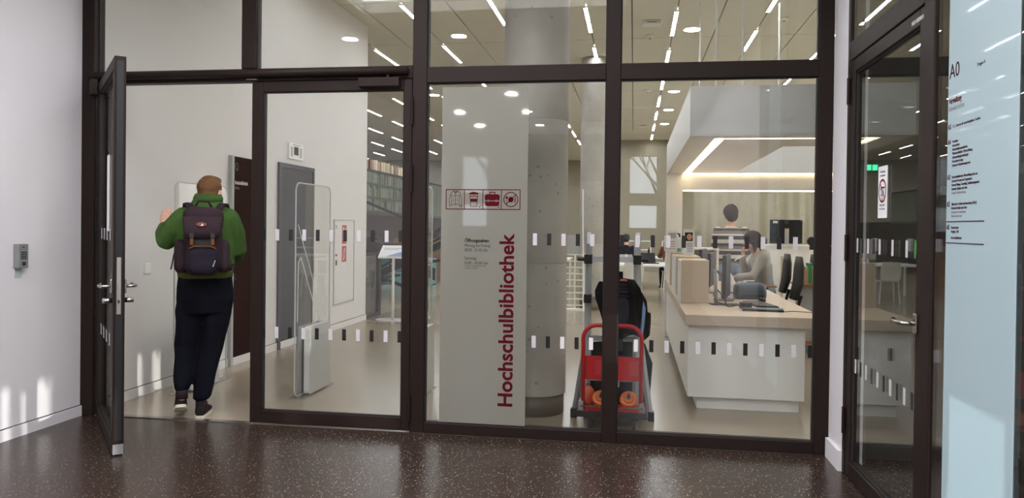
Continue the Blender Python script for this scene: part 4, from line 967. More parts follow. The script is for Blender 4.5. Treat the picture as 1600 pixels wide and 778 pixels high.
bar('stringer', (-6.5, 9.56, 1.62), (-3.9, 9.56, 0.52), 0.05, 0.24, 'frame_dark', st)
bar('handrail', (-6.5, 9.56, 2.42), (-3.9, 9.56, 0.48+0.9), 0.05, 0.06, 'frame_dark', st)
for k in range(3): # lower flight rising to the right
    x = -6.1+0.27*k; z = 0.12+0.13*k
    BX(x, x+0.29, 10.75, 11.7, z-0.05, z).build('step', 'dark_wood', st, world=True)
bar('stringer', (-6.2, 10.72, 0.06), (-3.9, 10.72, 1.18), 0.05, 0.16, 'frame_dark', st)
bar('handrail', (-5.75, 10.72, 0.42), (-3.9, 10.72, 1.32), 0.05, 0.05, 'frame_dark', st)
bar('handrail', (-5.75, 10.72, 0.62), (-3.9, 10.72, 1.52), 0.05, 0.06, 'frame_dark', st)
bar('brace', (-5.6, 10.7, 0.42), (-4.4, 10.7, -0.0+0.02), 0.05, 0.07, 'frame_dark', st)
t = thing('stair_screen', 'dark-framed glass screen at the end of the white wall', 'screen', (-4.2, 6.45, 0))
BX(-4.19, -4.175, 6.32, 6.9, 0.05, 1.0).build('pane', 'glass_dark', t, world=True); BX(-4.22, -4.15, 6.88, 7.0, 0, 1.06).build('post', 'frame_dark', t, world=True); BX(-4.22, -4.15, 6.30, 6.88, 1.0, 1.05).build('top_rail', 'frame_dark', t, world=True); BX(-4.22, -4.15, 6.30, 6.88, 0.0, 0.05).build('bottom_rail', 'frame_dark', t, world=True)
t = thing('teal_shelf', 'low teal display shelf with framed pictures behind the stairs', 'shelf', (-7.2, 13.5, 0))
def ts(n_, m, *a): return BX(*a).build(n_, m, t, world=True)
ts('top', 'teal', -7.4, -5.0, 13.4, 13.9, 0.62, 0.66); ts('back', 'teal', -7.4, -5.0, 13.86, 13.9, 0, 0.62); ts('bottom', 'teal', -7.4, -5.0, 13.4, 13.86, 0.02, 0.3); ts('side', 'teal', -7.4, -7.36, 13.4, 13.86, 0.3, 0.62); ts('side', 'teal', -5.04, -5.0, 13.4, 13.86, 0.3, 0.62)
for k in range(5):
    p = thing('picture_frame', ['small framed picture at the left end of the teal shelf', 'second framed picture on the teal shelf', 'middle framed picture on the teal shelf', 'fourth framed picture on the teal shelf', 'framed picture at the right end of the teal shelf'][k], 'picture', (-7.1+0.45*k, 13.55, 0.301))
    BX(0, 0.2, 0, 0.02, 0, 0.24).build('frame', 'paper', p); BX(0.03, 0.17, -0.002, 0, 0.03, 0.21).build('image', 'book%d' % [7, 0, 5, 3, 6][k], p)
tag(BX(-6.4, -4.4, 14.6, 14.7, 0, 1.15).build('timber_screen', mat('timber', (140, 108, 78), 0.6, var=0.12, scale=20)), 'plain brown timber screen behind the teal shelf', 'screen')

# ================================================================ trolley, ladder, jacket
LY = 0.70
ld = thing('step_ladder', 'aluminium step ladder standing behind the red trolley', 'ladder', (-0.15, LY, 0))
def lb(n_, a, c, wdt, hgt, m='alu'):
    return bar(n_, a, c, wdt, hgt, m, ld)
def rail(n_, pts, m='alu', rr=0.02, par=None):
    return MB().tube(pts, rr, 4).build(n_, m, par or ld, world=True)
rail('rail', [(-0.345, LY, 0.05), (-0.345, LY+0.02, 1.45)], rr=0.026); rail('rail', [(0.03, LY, 0.05), (0.03, LY+0.02, 1.43)], rr=0.026)
rail('rear_leg', [(-0.44, LY+0.0, 0.03), (-0.35, LY+0.05, 0.62), (-0.345, LY+0.05, 1.2)], 'alu_dull', 0.024); rail('rear_leg', [(0.145, LY+0.0, 0.03), (0.06, LY+0.05, 0.62), (0.035, LY+0.05, 1.2)], 'alu', 0.024)
for s_, x in ((-1, -0.445), (1, 0.15)): BX(x-0.025, x+0.025, LY-0.03, LY+0.03, 0, 0.07).build('rubber_foot', 'rubber', ld, world=True)
for s_, x in ((-1, -0.345), (1, 0.03)): BX(x-0.022, x+0.022, LY-0.025, LY+0.025, 0, 0.05).build('rubber_foot', 'rubber', ld, world=True)
for z in (0.32, 0.63, 0.93): BX(-0.345, 0.03, LY-0.045, LY-0.01, z-0.02, z+0.02).build('step', 'alu_dull', ld, world=True)
BX(-0.36, 0.05, LY-0.045, LY-0.01, 1.22, 1.262).build('top_bar', 'alu', ld, world=True)
for x in (-0.345, 0.03):
    BX(x-0.03, x+0.03, LY-0.06, LY+0.04, 1.205, 1.275).build('clamp', 'black_plastic', ld, world=True)
    BX(x-0.03, x+0.03, LY-0.05, LY+0.04, 0.90, 0.965).build('joint', 'black_plastic', ld, world=True)
    BX(x-0.012, x+0.02, LY-0.04, LY-0.03, 1.36, 1.45).build('rail_label', 'paper', ld, world=True)
for s_, x in ((-1, -0.375), (1, 0.06)): MB().cyl((x, LY-0.02, 1.24), (x+s_*0.055, LY-0.02, 1.24), 0.016, 8).build('knob', 'black_plastic', ld, world=True)

ct = thing('platform_trolley', 'red folding platform trolley with tubular push handle', 'trolley', (-0.14, 0.55, 0))
BX(-0.39, 0.105, 0.34, 0.62, 0.10, 0.135).build('platform', 'red_paint', ct, world=True, bevel=0.01)
BX(-0.40, 0.115, 0.33, 0.345, 0.095, 0.14).build('bumper', 'rubber', ct, world=True)
MB().tube([(-0.355, 0.40, 0.13), (-0.36, 0.42, 0.66)]+[(-0.36+0.1*(1-math.cos(a_*PI/12)), 0.42, 0.66+0.1*math.sin(a_*PI/12)) for a_ in range(1, 7)]+[(-0.03+0.1*math.sin(a_*PI/12), 0.42, 0.66+0.1*math.cos(a_*PI/12)) for a_ in range(0, 7)]+[(0.072, 0.40, 0.13)], 0.0155, 10).build('push_handle', 'red_paint', ct, smooth=True, world=True)
pn = BX(-0.345, 0.06, 0.425, 0.435, 0.355, 0.53).build('handle_panel', 'red_paint', ct, world=True)
for x in (-0.27, -0.17, -0.02): BX(x, x+0.07, 0.4225, 0.4248, 0.39, 0.50).build('pressed_field', 'red_sign', pn, world=True)
BX(-0.37, 0.085, 0.35, 0.36, 0.165, 0.175).build('front_rod', 'steel', ct, world=True)
for x in (-0.37, 0.075): BX(x-0.018, x+0.018, 0.37, 0.43, 0.13, 0.20).build('hinge_bracket', 'alu_dull', ct, world=True)
for x in (-0.30, 0.02):
    for y in (0.40, 0.57):
        f = BX(x-0.022, x+0.022, y-0.03, y+0.03, 0.07, 0.10).build('caster_fork', 'steel', ct, world=True)
        MB().cyl((x-0.014, y-0.0, 0.04), (x+0.014, y, 0.04), 0.04, 16).build('caster_wheel', 'dark_grey', f, world=True)
def coil(x, y, z, label):
    t = thing('cable_reel', label, 'cable reel', (x, y, z), group=None)
    f = Matrix.Rotation(-0.75, 4, 'X')
    def rg(rr, y): return (f @ V3((0, y, 0))+V3((0, 0, 0.068)), f @ V3((rr, 0, 0)), f @ V3((0, 0, rr)))
    MB().rings([rg(0.03, -0.018), rg(0.058, -0.024), rg(0.065, -0.015), rg(0.065, 0.015), rg(0.058, 0.022), rg(0.03, 0.022)], 28).build('drum', 'orange', t, fix=True, smooth=True)
    MB().rings([rg(0.040, -0.030), rg(0.040, -0.020)], 20).build('face_ring', 'orange_dark', t, fix=True)
    MB().tube([f @ V3((-0.005, -0.03, 0))+V3((0, 0, 0.068)), f @ V3((0.0, -0.05, 0.012))+V3((0, 0, 0.068)), f @ V3((0.006, -0.034, 0.034))+V3((0, 0, 0.068))], 0.008, 6).build('crank', 'black', t); MB().cyl(f @ V3((0, -0.036, 0))+V3((0, 0, 0.068)), f @ V3((0, -0.028, 0))+V3((0, 0, 0.068)), 0.015, 12).build('hub', 'black', t)
V3 = Vector
D('orange_dark', (170, 78, 12), 0.6)
coil(-0.225, 0.47, 0.136, 'orange cable reel at the left of the red trolley')
coil(-0.02, 0.47, 0.136, 'orange cable reel at the right of the red trolley')
t = thing('orange_cloth', 'small orange bag at the left edge of the trolley', 'bag', (-0.325, 0.56, 0.142))
mb = MB().ell((0, 0, 0.07), (0.045, 0.04, 0.072), 14, 10)
for v in mb.v: v += noise.noise_vector(v*22)*0.008
mb.build('pouch', mat('coral', (206, 96, 70), 0.7), t, smooth=True); MB().tube([(-0.02, 0, 0.13), (0, 0, 0.155), (0.02, 0, 0.13)], 0.004, 6).build('loop', 'dark_grey', t)
t = thing('black_bag', 'black bag leaning on the trolley behind the red panel', 'bag', (-0.12, 0.83, 0.0))
mb = MB().rings([((0.0, 0, 0.002), (0.24, 0, 0), (0, 0.06, 0)), ((0.0, 0, 0.2), (0.27, 0, 0), (0, 0.08, 0)), ((0.03, 0, 0.42), (0.25, 0, 0), (0, 0.07, 0)), ((0.02, 0, 0.58), (0.2, 0, 0), (0, 0.04, 0))], 24, 3)
for v in mb.v:
    if v.z > 0.05: v += noise.noise_vector(v*9)*0.018
mb.build('body', 'cloth_black', t, smooth=True, fix=True)
MB().tube([(-0.1, -0.02, 0.57), (-0.06, -0.02, 0.66), (0.06, -0.02, 0.66), (0.1, -0.02, 0.57)], 0.01, 8).build('carry_strap', 'cloth_black', t)
t = thing('clamp_tool', 'small grey metal clamp standing between the orange reels', 'tool', (-0.12, 0.43, 0.136))
BX(-0.012, 0.012, -0.01, 0.01, 0.0, 0.17).build('bar', 'alu_dull', t); BX(-0.03, 0.03, -0.012, 0.012, 0.17, 0.21).build('jaw', 'alu_dull', t)
# jacket slung over the ladder
def cloth(mb, mods, name, m, par, noise_amp=0.014, fr=14):
    for v in mb.v: v += noise.noise_vector(v*fr)*noise_amp
    o = mb.build(name, m, par, smooth=True, fix=True)
    o.modifiers.new('s', 'SUBSURF').levels = 1; o.modifiers['s'].render_levels = 1
    return o
jk = thing('black_jacket', 'black jacket slung over the step ladder', 'jacket', (-0.1, LY-0.10, 0.62))
def lerp_tab(tab, x):
    for (a, p), (c, q) in zip(tab, tab[1:]):
        if x <= c: return p+(q-p)*max(0, (x-a))/(c-a)
    return tab[-1][1]
def sheet(tops, bots, y0, th_, nx, nz, amp, fr, ph):
    """hanging cloth between two outlines with vertical folds and real thickness"""
    mb = MB(); x0, x1 = tops[0][0], tops[-1][0]; vs = []
    for side in (0, 1):
        for i in range(nx+1):
            x = x0+(x1-x0)*i/nx; zt, zb = lerp_tab(tops, x), lerp_tab(bots, x)
            for k in range(nz+1):
                u = k/nz; z = zt+(zb-zt)*u; e = min(i, nx-i)/nx
                y = y0+amp*(0.3+u)*math.sin(fr*x+ph+2.2*z)+0.6*amp*math.sin(fr*2.1*x-1.7*ph+5*z)-0.05*math.sin(PI*min(1, e*3)/2)*(0.6+0.4*math.sin(PI*u))
                vs.append(V3((x+0.012*math.sin(9*z+ph), y+(th_ if side else 0), z)))
    W_ = nz+1; N_ = (nx+1)*W_; fs = []
    for i in range(nx):
        for k in range(nz):
            a = i*W_+k; fs += [(a, a+1, a+W_+1, a+W_), (N_+a, N_+a+W_, N_+a+W_+1, N_+a+1)]
    for i in range(nx): fs += [(i*W_, (i+1)*W_, N_+(i+1)*W_, N_+i*W_), (i*W_+nz, N_+i*W_+nz, N_+(i+1)*W_+nz, (i+1)*W_+nz)]
    for k in range(nz): fs += [(k, N_+k, N_+k+1, k+1), (nx*W_+k, nx*W_+k+1, N_+nx*W_+k+1, N_+nx*W_+k)]
    return mb.add(vs, fs)
V3 = Vector
def jsheet(name, m, tops, bots, y0, th_, amp, fr, ph): return sheet(tops, bots, y0, th_, 30, 16, amp, fr, ph).build(name, m, jk, smooth=True, world=True, fix=True)
jsheet('body', 'cloth_black', [(-0.29, 1.0), (-0.25, 1.075), (-0.18, 1.06), (-0.06, 1.10), (0.02, 1.09), (0.06, 1.02)], [(-0.29, 0.94), (-0.24, 0.78), (-0.19, 0.56), (-0.14, 0.60), (-0.04, 0.66), (0.06, 0.68)], LY-0.085, 0.05, 0.012, 34, 0.4)
jsheet('front_panel', 'cloth_black', [(-0.06, 1.085), (0.0, 1.09), (0.05, 1.05), (0.085, 0.99), (0.115, 0.93)], [(-0.06, 0.68), (0.0, 0.68), (0.05, 0.66), (0.09, 0.70), (0.115, 0.86)], LY-0.115, 0.03, 0.010, 60, 1.9)
jsheet('sleeve', 'cloth_black', [(0.065, 0.80), (0.09, 0.86), (0.125, 0.84)], [(0.065, 0.66), (0.09, 0.64), (0.125, 0.68)], LY-0.125, 0.05, 0.008, 60, 0.7)
jsheet('blue_lining', 'cloth_blue', [(0.055, 0.86), (0.07, 0.94), (0.085, 0.88)], [(0.055, 0.68), (0.07, 0.66), (0.085, 0.69)], LY-0.145, 0.012, 0.004, 70, 0.2)
fb_ = thing('folded_shirt', 'slate-grey folded clothing hanging in front of the black jacket', 'clothing', (-0.04, LY-0.21, 0.74))
mb = MB().rings([((-0.045, 0, 0.0), (0.055, 0, 0), (0, 0.015, 0)), ((-0.045, 0, 0.12), (0.062, 0, 0), (0, 0.02, 0)), ((-0.045, 0, 0.24), (0.062, 0, 0), (0, 0.03, 0))], 20, 3.5); cloth(mb, 0, 'front', 'cloth_navy', fb_, 0.008, 16)
for k in range(4):
    mb = MB().rings([((-0.045, -0.004, 0.225+0.027*k), (0.066-0.006*k, 0, 0), (0, 0.026, 0)), ((-0.046, -0.004, 0.248+0.027*k), (0.062-0.006*k, 0, 0), (0, 0.028, 0))], 20, 3); cloth(mb, 0, 'fold', 'cloth_navy', fb_, 0.005, 20)
tag(MB().rings([((-0.07, LY-0.19, 1.088), (0.028, 0, 0), (0, 0.02, 0)), ((-0.07, LY-0.19, 1.10), (0.024, 0, 0), (0, 0.016, 0))], 14).build('red_cap', 'red_sign', fix=True), 'small red cap lying on top of the folded clothing', 'cap')

# ================================================================ far reading room
def table(x, y, wx, wy, label, rz=0):
    t = thing('reading_table', label, 'table', (x, y, 0), rz)
    BX(-wx/2, wx/2, -wy/2, wy/2, 0.72, 0.75).build('table_top', 'laminate_white', t)
    for sx in (-1, 1):
        for sy in (-1, 1): BX(sx*(wx/2-0.06)-0.02, sx*(wx/2-0.06)+0.02, sy*(wy/2-0.06)-0.02, sy*(wy/2-0.06)+0.02, 0, 0.72).build('leg', 'lamp_white', t)
    return t
cproto = None
def chair(x, y, rz, label):
    global cproto
    if cproto is None:
        t = thing('reading_chair', label, 'chair')
        MB().rings([((0, 0.02, 0.44), (0.2, 0, 0), (0, 0.2, 0)), ((0, 0.02, 0.465), (0.215, 0, 0), (0, 0.21, 0))], 20, 3.5).build('seat', 'chair_white', t, fix=True)
        MB().rings([((0, -0.19, 0.47), (0.19, 0, 0), (0, 0.018, 0)), ((0, -0.225, 0.70), (0.205, 0, 0), (0, 0.016, 0)), ((0, -0.245, 0.86), (0.17, 0, 0), (0, 0.012, 0))], 20, 3).build('backrest', 'chair_white', t, fix=True)
        for sx in (-1, 1):
            for y0 in (-0.17, 0.19): MB().cyl((sx*0.17, y0*0.85, 0.44), (sx*0.2, y0, 0), 0.012, 8).build('leg', 'lamp_white', t)
        cproto = t
    else: t = copy_tree(cproto)
    t.location = (x, y, 0); t.rotation_euler = (0, 0, rz); t['label'] = label; t['group'] = 'white reading room chairs'
    return t
table(0.25, 11.2, 2.0, 1.5, 'nearest white reading table seen past the trolley')
table(0.35, 15.2, 2.4, 1.4, 'second white reading table further back')
table(3.3, 12.6, 2.6, 1.4, 'white reading table behind the desk area on the right')
table(-2.6, 13.2, 2.2, 1.4, 'white reading table glimpsed left of the concrete column')
chair(-0.05, 9.75, 0.25, 'white chair in front of the nearest reading table by the trolley')
chair(0.92, 9.75, 0.5, 'white chair at the right corner of the nearest reading table')
chair(-0.2, 13.6, 0, 'white chair on the left of the second reading table')
chair(0.9, 13.6, 0.1, 'white chair on the right of the second reading table')
chair(2.7, 11.3, 0, 'white chair left of the pair at the right-hand reading table')
chair(3.7, 11.3, 0, 'white chair right of the pair at the right-hand reading table')
chair(-2.6, 11.7, 0, 'white chair at the reading table left of the column')
def rack(x, y, rz, label, h=1.03, wd=0.36, name='shelf_trolley'):
    t = thing(name, label, 'shelf trolley', (x, y, 0), rz)
    for sx in (0, wd): BX(sx-0.012, sx+0.012, 0, 0.03, 0, h).build('upright', 'lamp_white', t)
    for k in range(9): BX(0.012, wd-0.012, 0.005, 0.02, 0.08+k*(h-0.12)/8, 0.1+k*(h-0.12)/8).build('rung', 'lamp_white', t)
    BX(-0.05, wd+0.1, -0.05, 0.1, 0, 0.03).build('base', 'lamp_white', t)
    return t
rack(-1.22, 8.5, 0, 'white ladder-like rack left of the far concrete column')
tag(MB().cyl((-0.87, 8.35, 0.0), (-0.90, 8.4, 2.17), 0.013, 8).build('window_pole', 'lamp_white'), 'thin white pole leaning on the far column', 'pole')
t = thing('notice_board', 'light grey notice panel beside the far concrete column', 'notice panel', (-1.4, 8.75, 0))
BX(-0.1, 0.45, 0, 0.04, 1.0, 1.35).build('panel', 'light_grey', t); BX(0.0, 0.03, 0, 0.04, 0, 1.0).build('post', 'lamp_white', t); BX(0.33, 0.36, 0, 0.04, 0, 1.0).build('post', 'lamp_white', t)
def screen_frame(x, y, wd, h, label):
    t = thing('desk_divider', label, 'desk divider', (x, y, 0.751))
    for sx in (0, wd): BX(sx-0.015, sx+0.015, 0, 0.03, 0, h).build('post', 'lamp_white', t)
    for z in (h*0.45, h): BX(-0.015, wd+0.015, 0, 0.03, z-0.03, z).build('crossbar', 'lamp_white', t)
    return t
screen_frame(-0.45, 15.3, 0.9, 0.42, 'white open desk divider frame on the left of the second reading table')
screen_frame(0.75, 15.3, 0.7, 0.42, 'white open desk divider frame on the right of the second reading table')
screen_frame(2.1, 12.5, 1.0, 0.42, 'white open divider frame on the left of the right-hand reading table')
screen_frame(3.5, 12.5, 1.0, 0.42, 'white open divider frame on the right of the right-hand reading table')
# objects on far tables
for k, (x, y, hh, m, lab) in enumerate([(-0.15, 11.0, 0.22, 'bottle_clear', 'clear water bottle on the nearest reading table'), (0.75, 11.5, 0.2, 'cloth_rust', 'red-brown bottle on the nearest reading table'), (0.4, 15.0, 0.24, 'black', 'black bottle on the second reading table')]):
    t = thing('water_bottle', lab, 'bottle', (x, y, 0.751)); MB().rings([((0, 0, 0), (0.033, 0, 0), (0, 0.033, 0)), ((0, 0, hh*0.75), (0.033, 0, 0), (0, 0.033, 0)), ((0, 0, hh*0.88), (0.014, 0, 0), (0, 0.014, 0))], 14).build('body', m, t, fix=True, smooth=True); MB().cyl((0, 0, hh*0.88), (0, 0, hh), 0.016, 10).build('cap', 'dark_grey', t)
def laptop(x, y, rz, label):
    t = thing('laptop', label, 'laptop', (x, y, 0.751), rz); BX(-0.16, 0.16, -0.11, 0.11, 0, 0.018).build('base', 'dark_grey', t)
    MB().add([(-0.16, 0.11, 0.018), (0.16, 0.11, 0.018), (0.16, 0.18, 0.22), (-0.16, 0.18, 0.22), (-0.16, 0.12, 0.018), (0.16, 0.12, 0.018), (0.16, 0.19, 0.22), (-0.16, 0.19, 0.22)], [(0, 3, 2, 1), (4, 5, 6, 7), (0, 1, 5, 4), (1, 2, 6, 5), (2, 3, 7, 6), (3, 0, 4, 7)]).build('lid', 'black_plastic', t)
laptop(0.35, 11.1, 0.3, 'open dark laptop on the nearest reading table')
laptop(3.0, 12.2, 0.1, 'open dark laptop on the right-hand reading table')
# curtain in front of the far wall and dark recess
cu = thing('curtain', 'beige pleated curtain covering the far wall behind the desk', 'curtain', (2.2, 20.0, 0))
mb = MB(); N = 240; xa, xb = 1.9, 5.7
top, bot = 3.4, 0.0
vs = []
for i in range(N+1):
    x = xa+(xb-xa)*i/N; y = 20+0.03*math.sin(i*0.3)+0.02*math.sin(i*0.11+1)
    vs += [(x, y, bot), (x, y, top), (x, y+0.02, bot), (x, y+0.02, top)]
fs = []
for i in range(N):
    a_ = 4*i; c = a_+4; fs += [(a_, c, c+1, a_+1), (a_+2, a_+3, c+3, c+2), (a_+1, c+1, c+3, a_+3), (a_, a_+2, c+2, c)]
mb.add(vs, fs); mb.build('cloth', 'curtain', cu, smooth=True, world=True); BX(xa, xb, 19.9, 20.1, top, top+0.08).build('track', 'light_grey', cu, world=True)
t = thing('dark_pillar', 'dark wall pillar at the right end of the beige curtain', 'pillar', (5.75, 19.9, 0))
BX(5.75, 6.2, 19.9, 20.3, 0, CZ).build('shaft', 'dark_grey', t, world=True); BX(5.72, 6.23, 19.87, 20.33, 0, 0.12).build('base', 'black_plastic', t, world=True)
tag(BX(-0.6, 1.5, 21.9, 22.1, 0, CZ).build('wall_pier', 'far_wall'), 'beige wall pier behind the far reading tables', 'wall pier')
# exit sign in the corridor
t = thing('exit_sign', 'small glowing green exit sign seen through the right-hand door', 'exit sign', (1.50, -0.06, 1.87))
BX(-0.03, 0.045, 0.0, 0.055, 0, 0.045).build('housing', 'dark_grey', t); BX(-0.028, 0.005, -0.003, 0, 0.004, 0.041).build('left_light', 'exit_glow', t); BX(0.012, 0.043, -0.003, 0, 0.004, 0.041).build('right_light', 'exit_glow', t)

# ================================================================ foyer downlights (seen as reflections)
dproto = None
for ix, x in enumerate((-3.20, -1.94, 0.58)):
    for jy in range(5):
        y = -2.95-1.85*jy
        if dproto is None:
            t = thing('downlight', '', 'downlight')
            MB().rings([((0, 0, -0.006), (0.075, 0, 0), (0, 0.075, 0)), ((0, 0, -0.006), (0.1, 0, 0), (0, 0.1, 0)), ((0, 0, 0.0), (0.1, 0, 0), (0, 0.1, 0)), ((0, 0, 0.0), (0.075, 0, 0), (0, 0.075, 0))], 24).build('ring', 'lamp_white', t, fix=True)
            MB().rings([((0, 0, -0.004), (0.074, 0, 0), (0, 0.074, 0)), ((0, 0, -0.001), (0.074, 0, 0), (0, 0.074, 0))], 24).build('lens', 'down_glow', t, fix=True)
            la = bpy.data.lights.new('downlight_lamp', 'AREA'); la.shape = 'DISK'; la.size = 0.17; la.energy = FOYER_W; la.color = (1, 0.985, 0.97)
            lo_ = bpy.data.objects.new('downlight_lamp', la); COL.objects.link(lo_); lo_.parent = t; lo_.location = (0, 0, -0.012)
            dproto = t
        else: t = copy_tree(dproto)
        t.location = (x, y, FZ-0.001)
        t['label'] = 'round foyer downlight mirrored in the glass, '+ORD[ix]+' row, '+ORD[jy]+' lamp'; t['group'] = 'foyer downlights mirrored in the glass'
# bare trees outside the rear windows
def tree(x, y, h, label, seed):
    random.seed(seed); t = thing('bare_tree', label, 'tree', (x, y, 0))
    tr, br = MB(), MB()
    tr.tube([(0, 0, 0), (0.03, 0, h*0.3), (0.0, 0.05, h*0.6)], [0.1, 0.08, 0.06], 8)
    def grow(p, d, l, r, n):
        q = p+d*l; br.tube([p, q], [r, r*0.6], 5)
        if n:
            for _ in range(3):
                nd = (d+Vector((random.uniform(-.7, .7), random.uniform(-.7, .7), random.uniform(-.1, .5)))).normalized(); grow(q, nd, l*0.68, r*0.58, n-1)
    for k in range(6):
        a_ = k*1.05; grow(Vector((0, 0, h*(0.3+0.05*k))), Vector((math.cos(a_), math.sin(a_), 1.1)).normalized(), h*0.18, 0.04, 3)
    tr.build('trunk', 'bark', t, smooth=True); br.build('branches', 'bark', t, smooth=True)
tree(-4.0, -16.5, 6.5, 'bare winter tree outside, mirrored in the frosted strip', 5)
tree(0.7, -17.5, 6.0, 'bare winter tree outside, mirrored beside the canopy', 9)
tag(BX(-30, 40, -60, -12.2, -0.15, -0.03).build('lawn', 'grass'), 'outdoor lawn beyond the rear windows', 'lawn', kind='structure')
tag(MB().box(8.2, 40, -12.2, 50, -0.15, -0.03).box(4.2, 8.2, -12.2, -0.0, -0.15, -0.03).build('lawn', 'grass'), 'outdoor lawn beside the corridor', 'lawn', kind='structure')
# ================================================================ people
def remesh(o, vox, sm=4):
    r = o.modifiers.new('remesh', 'REMESH'); r.mode = 'VOXEL'; r.voxel_size = vox; r.use_smooth_shade = True
    s_ = o.modifiers.new('smooth', 'SMOOTH'); s_.factor = 0.5; s_.iterations = sm
    return o
def V(*a): return Vector(a)
def hand(mb, wrist, d, nrm, curl=0.5, side=1, k=1.0):
    """palm + five fingers; d points along the hand, nrm out of the back of the hand, side = direction of the thumb"""
    w_, d, nrm = Vector(wrist), Vector(d).normalized(), Vector(nrm).normalized()
    s_ = d.cross(nrm).normalized()*side
    pl = 0.085*k
    mb.rings([(w_, s_*0.024*k, nrm*0.017*k), (w_+d*pl*0.5, s_*0.038*k, nrm*0.015*k), (w_+d*pl, s_*0.041*k, nrm*0.012*k)], 14, 2.6)
    for i, (off, ln) in enumerate(((0.030, 0.068), (0.010, 0.076), (-0.011, 0.071), (-0.031, 0.056))):
        p = w_+d*pl*0.92+s_*off*k; ang = 0.0; pts = [p-d*0.02*k]; rs = [0.0092*k]; q = p
        for j in range(3):
            dd = (d*math.cos(ang)-nrm*math.sin(ang)+s_*off*1.5).normalized(); q = q+dd*ln*k*(0.42, 0.32, 0.26)[j]; pts.append(q); rs.append((0.0086, 0.008, 0.0068)[j]*k); ang += curl*(0.7, 0.9, 0.6)[j]
        mb.limb(pts, rs, 10)
    p = w_+d*0.025*k+s_*0.024*k
    t1 = p+(d*0.6+s_*0.7-nrm*0.25*curl).normalized()*0.042*k; t2 = t1+(d*0.85+s_*0.25-nrm*0.5*curl).normalized()*0.032*k
    mb.limb([p-s_*0.01*k, t1, t2], [0.013*k, 0.0105*k, 0.0085*k], 10)
def head(mb, c, yaw, pitch=0.0, k=1.0):
    """skull, jaw, nose, brow, lips and ears; local +y is the face"""
    rot = Matrix.Rotation(yaw, 3, 'Z') @ Matrix.Rotation(pitch, 3, 'X')
    c = Vector(c)
    def P(x, y, z): return c+rot @ (Vector((x, y, z))*k)
    mb.ell(c+rot @ Vector((0, -0.012*k, 0.022*k)), (0.077*k, 0.096*k, 0.094*k), 20, 14, rot)
    mb.rings([(P(0, 0.055, -0.116), rot @ V(0.022, 0, 0)*k, rot @ V(0, 0.02, 0)*k), (P(0, 0.04, -0.10), rot @ V(0.042, 0, 0)*k, rot @ V(0, 0.045, 0)*k), (P(0, 0.022, -0.06), rot @ V(0.06, 0, 0)*k, rot @ V(0, 0.066, 0)*k), (P(0, 0.01, 0.0), rot @ V(0.07, 0, 0)*k, rot @ V(0, 0.083, 0)*k)], 18)
    mb.limb([P(0, 0.088, 0.005), P(0, 0.106, -0.03)], [0.009*k, 0.014*k], 10)
    mb.limb([P(-0.03, 0.08, 0.02), P(0.03, 0.08, 0.02)], [0.010*k, 0.010*k], 10)
    mb.limb([P(-0.018, 0.083, -0.062), P(0.018, 0.083, -0.062)], [0.008*k, 0.008*k], 10)
    for s_ in (-1, 1): mb.ell(P(s_*0.079, -0.005, -0.012), (0.010*k, 0.020*k, 0.031*k), 10, 8, rot)
    return P, rot
def face_parts(body, P, rot, k):
    for s_ in (-1, 1):
        MB().ell(P(s_*0.03, 0.082, 0.0), (0.013*k, 0.007*k, 0.006*k), 10, 8, rot).build('eye', 'text_white', body, smooth=True)
        MB().ell(P(s_*0.03, 0.0885, 0.0), (0.005*k, 0.003*k, 0.005*k), 8, 6, rot).build('iris', 'hair_black', body, smooth=True)
    MB().limb([P(-0.02, 0.091, -0.062), P(0.02, 0.091, -0.062)], [0.004*k, 0.004*k], 8).build('lips', mat('lips', (166, 96, 90), 0.5), body, smooth=True)
def hair_cap(P, rot, k, m, body, length=0.0, front=0.02, name='hair', amp=0.010, full=1.0):
    """hair shell: skull cap, optional bob down to 'length' below the ears"""
    mb = MB()
    mb.ell(P(0, -0.022, 0.034), (0.087*k*full, 0.104*k*full, 0.099*k*full), 24, 16, rot)
    mb.ell(P(0, -0.055, -0.02), (0.078*k*full, 0.066*k*full, 0.085*k*full), 20, 14, rot)
    if length:
        for s_ in (-1, 1): mb.limb([P(s_*0.07, -0.02, 0.02), P(s_*0.083, -0.01, -0.05), P(s_*0.075, 0.0, -0.06-length)], [0.035*k, 0.034*k, 0.02*k], 12)
        mb.limb([P(0, -0.07, 0), P(0, -0.085, -0.06), P(0, -0.075, -0.06-length)], [0.06*k, 0.055*k, 0.04*k], 14)
        mb.ell(P(0, 0.02, 0.075), (0.075*k, 0.07*k, 0.05*k), 16, 10, rot)
    else:
        mb.ell(P(0, 0.03, 0.085), (0.066*k*full, 0.062*k*full, 0.038*k*full), 16, 10, rot)
    for v in mb.v: v += noise.noise_vector(v*30)*amp*k
    return remesh(mb.build(name, m, body, smooth=True), 0.008, 2)
def torso_rings(pelvis, chest, neck, wd, dp, side):
    p, c, n = Vector(pelvis), Vector(chest), Vector(neck); s_ = Vector(side).normalized()
    ax = (n-p).normalized(); f = ax.cross(s_).normalized() if True else None
    def r(q, a_, b_): return (q, s_*a_, f*b_)
    return [r(p-ax*0.06, wd*0.70, dp*0.75), r(p, wd*0.98, dp*0.98), r(p.lerp(c, 0.4), wd*0.9, dp*0.9), r(c, wd*1.05, dp*1.05), r(c.lerp(n, 0.6), wd*0.98, dp*0.85), r(n-ax*0.035, wd*0.55, dp*0.62), r(n, 0.066, 0.064)]
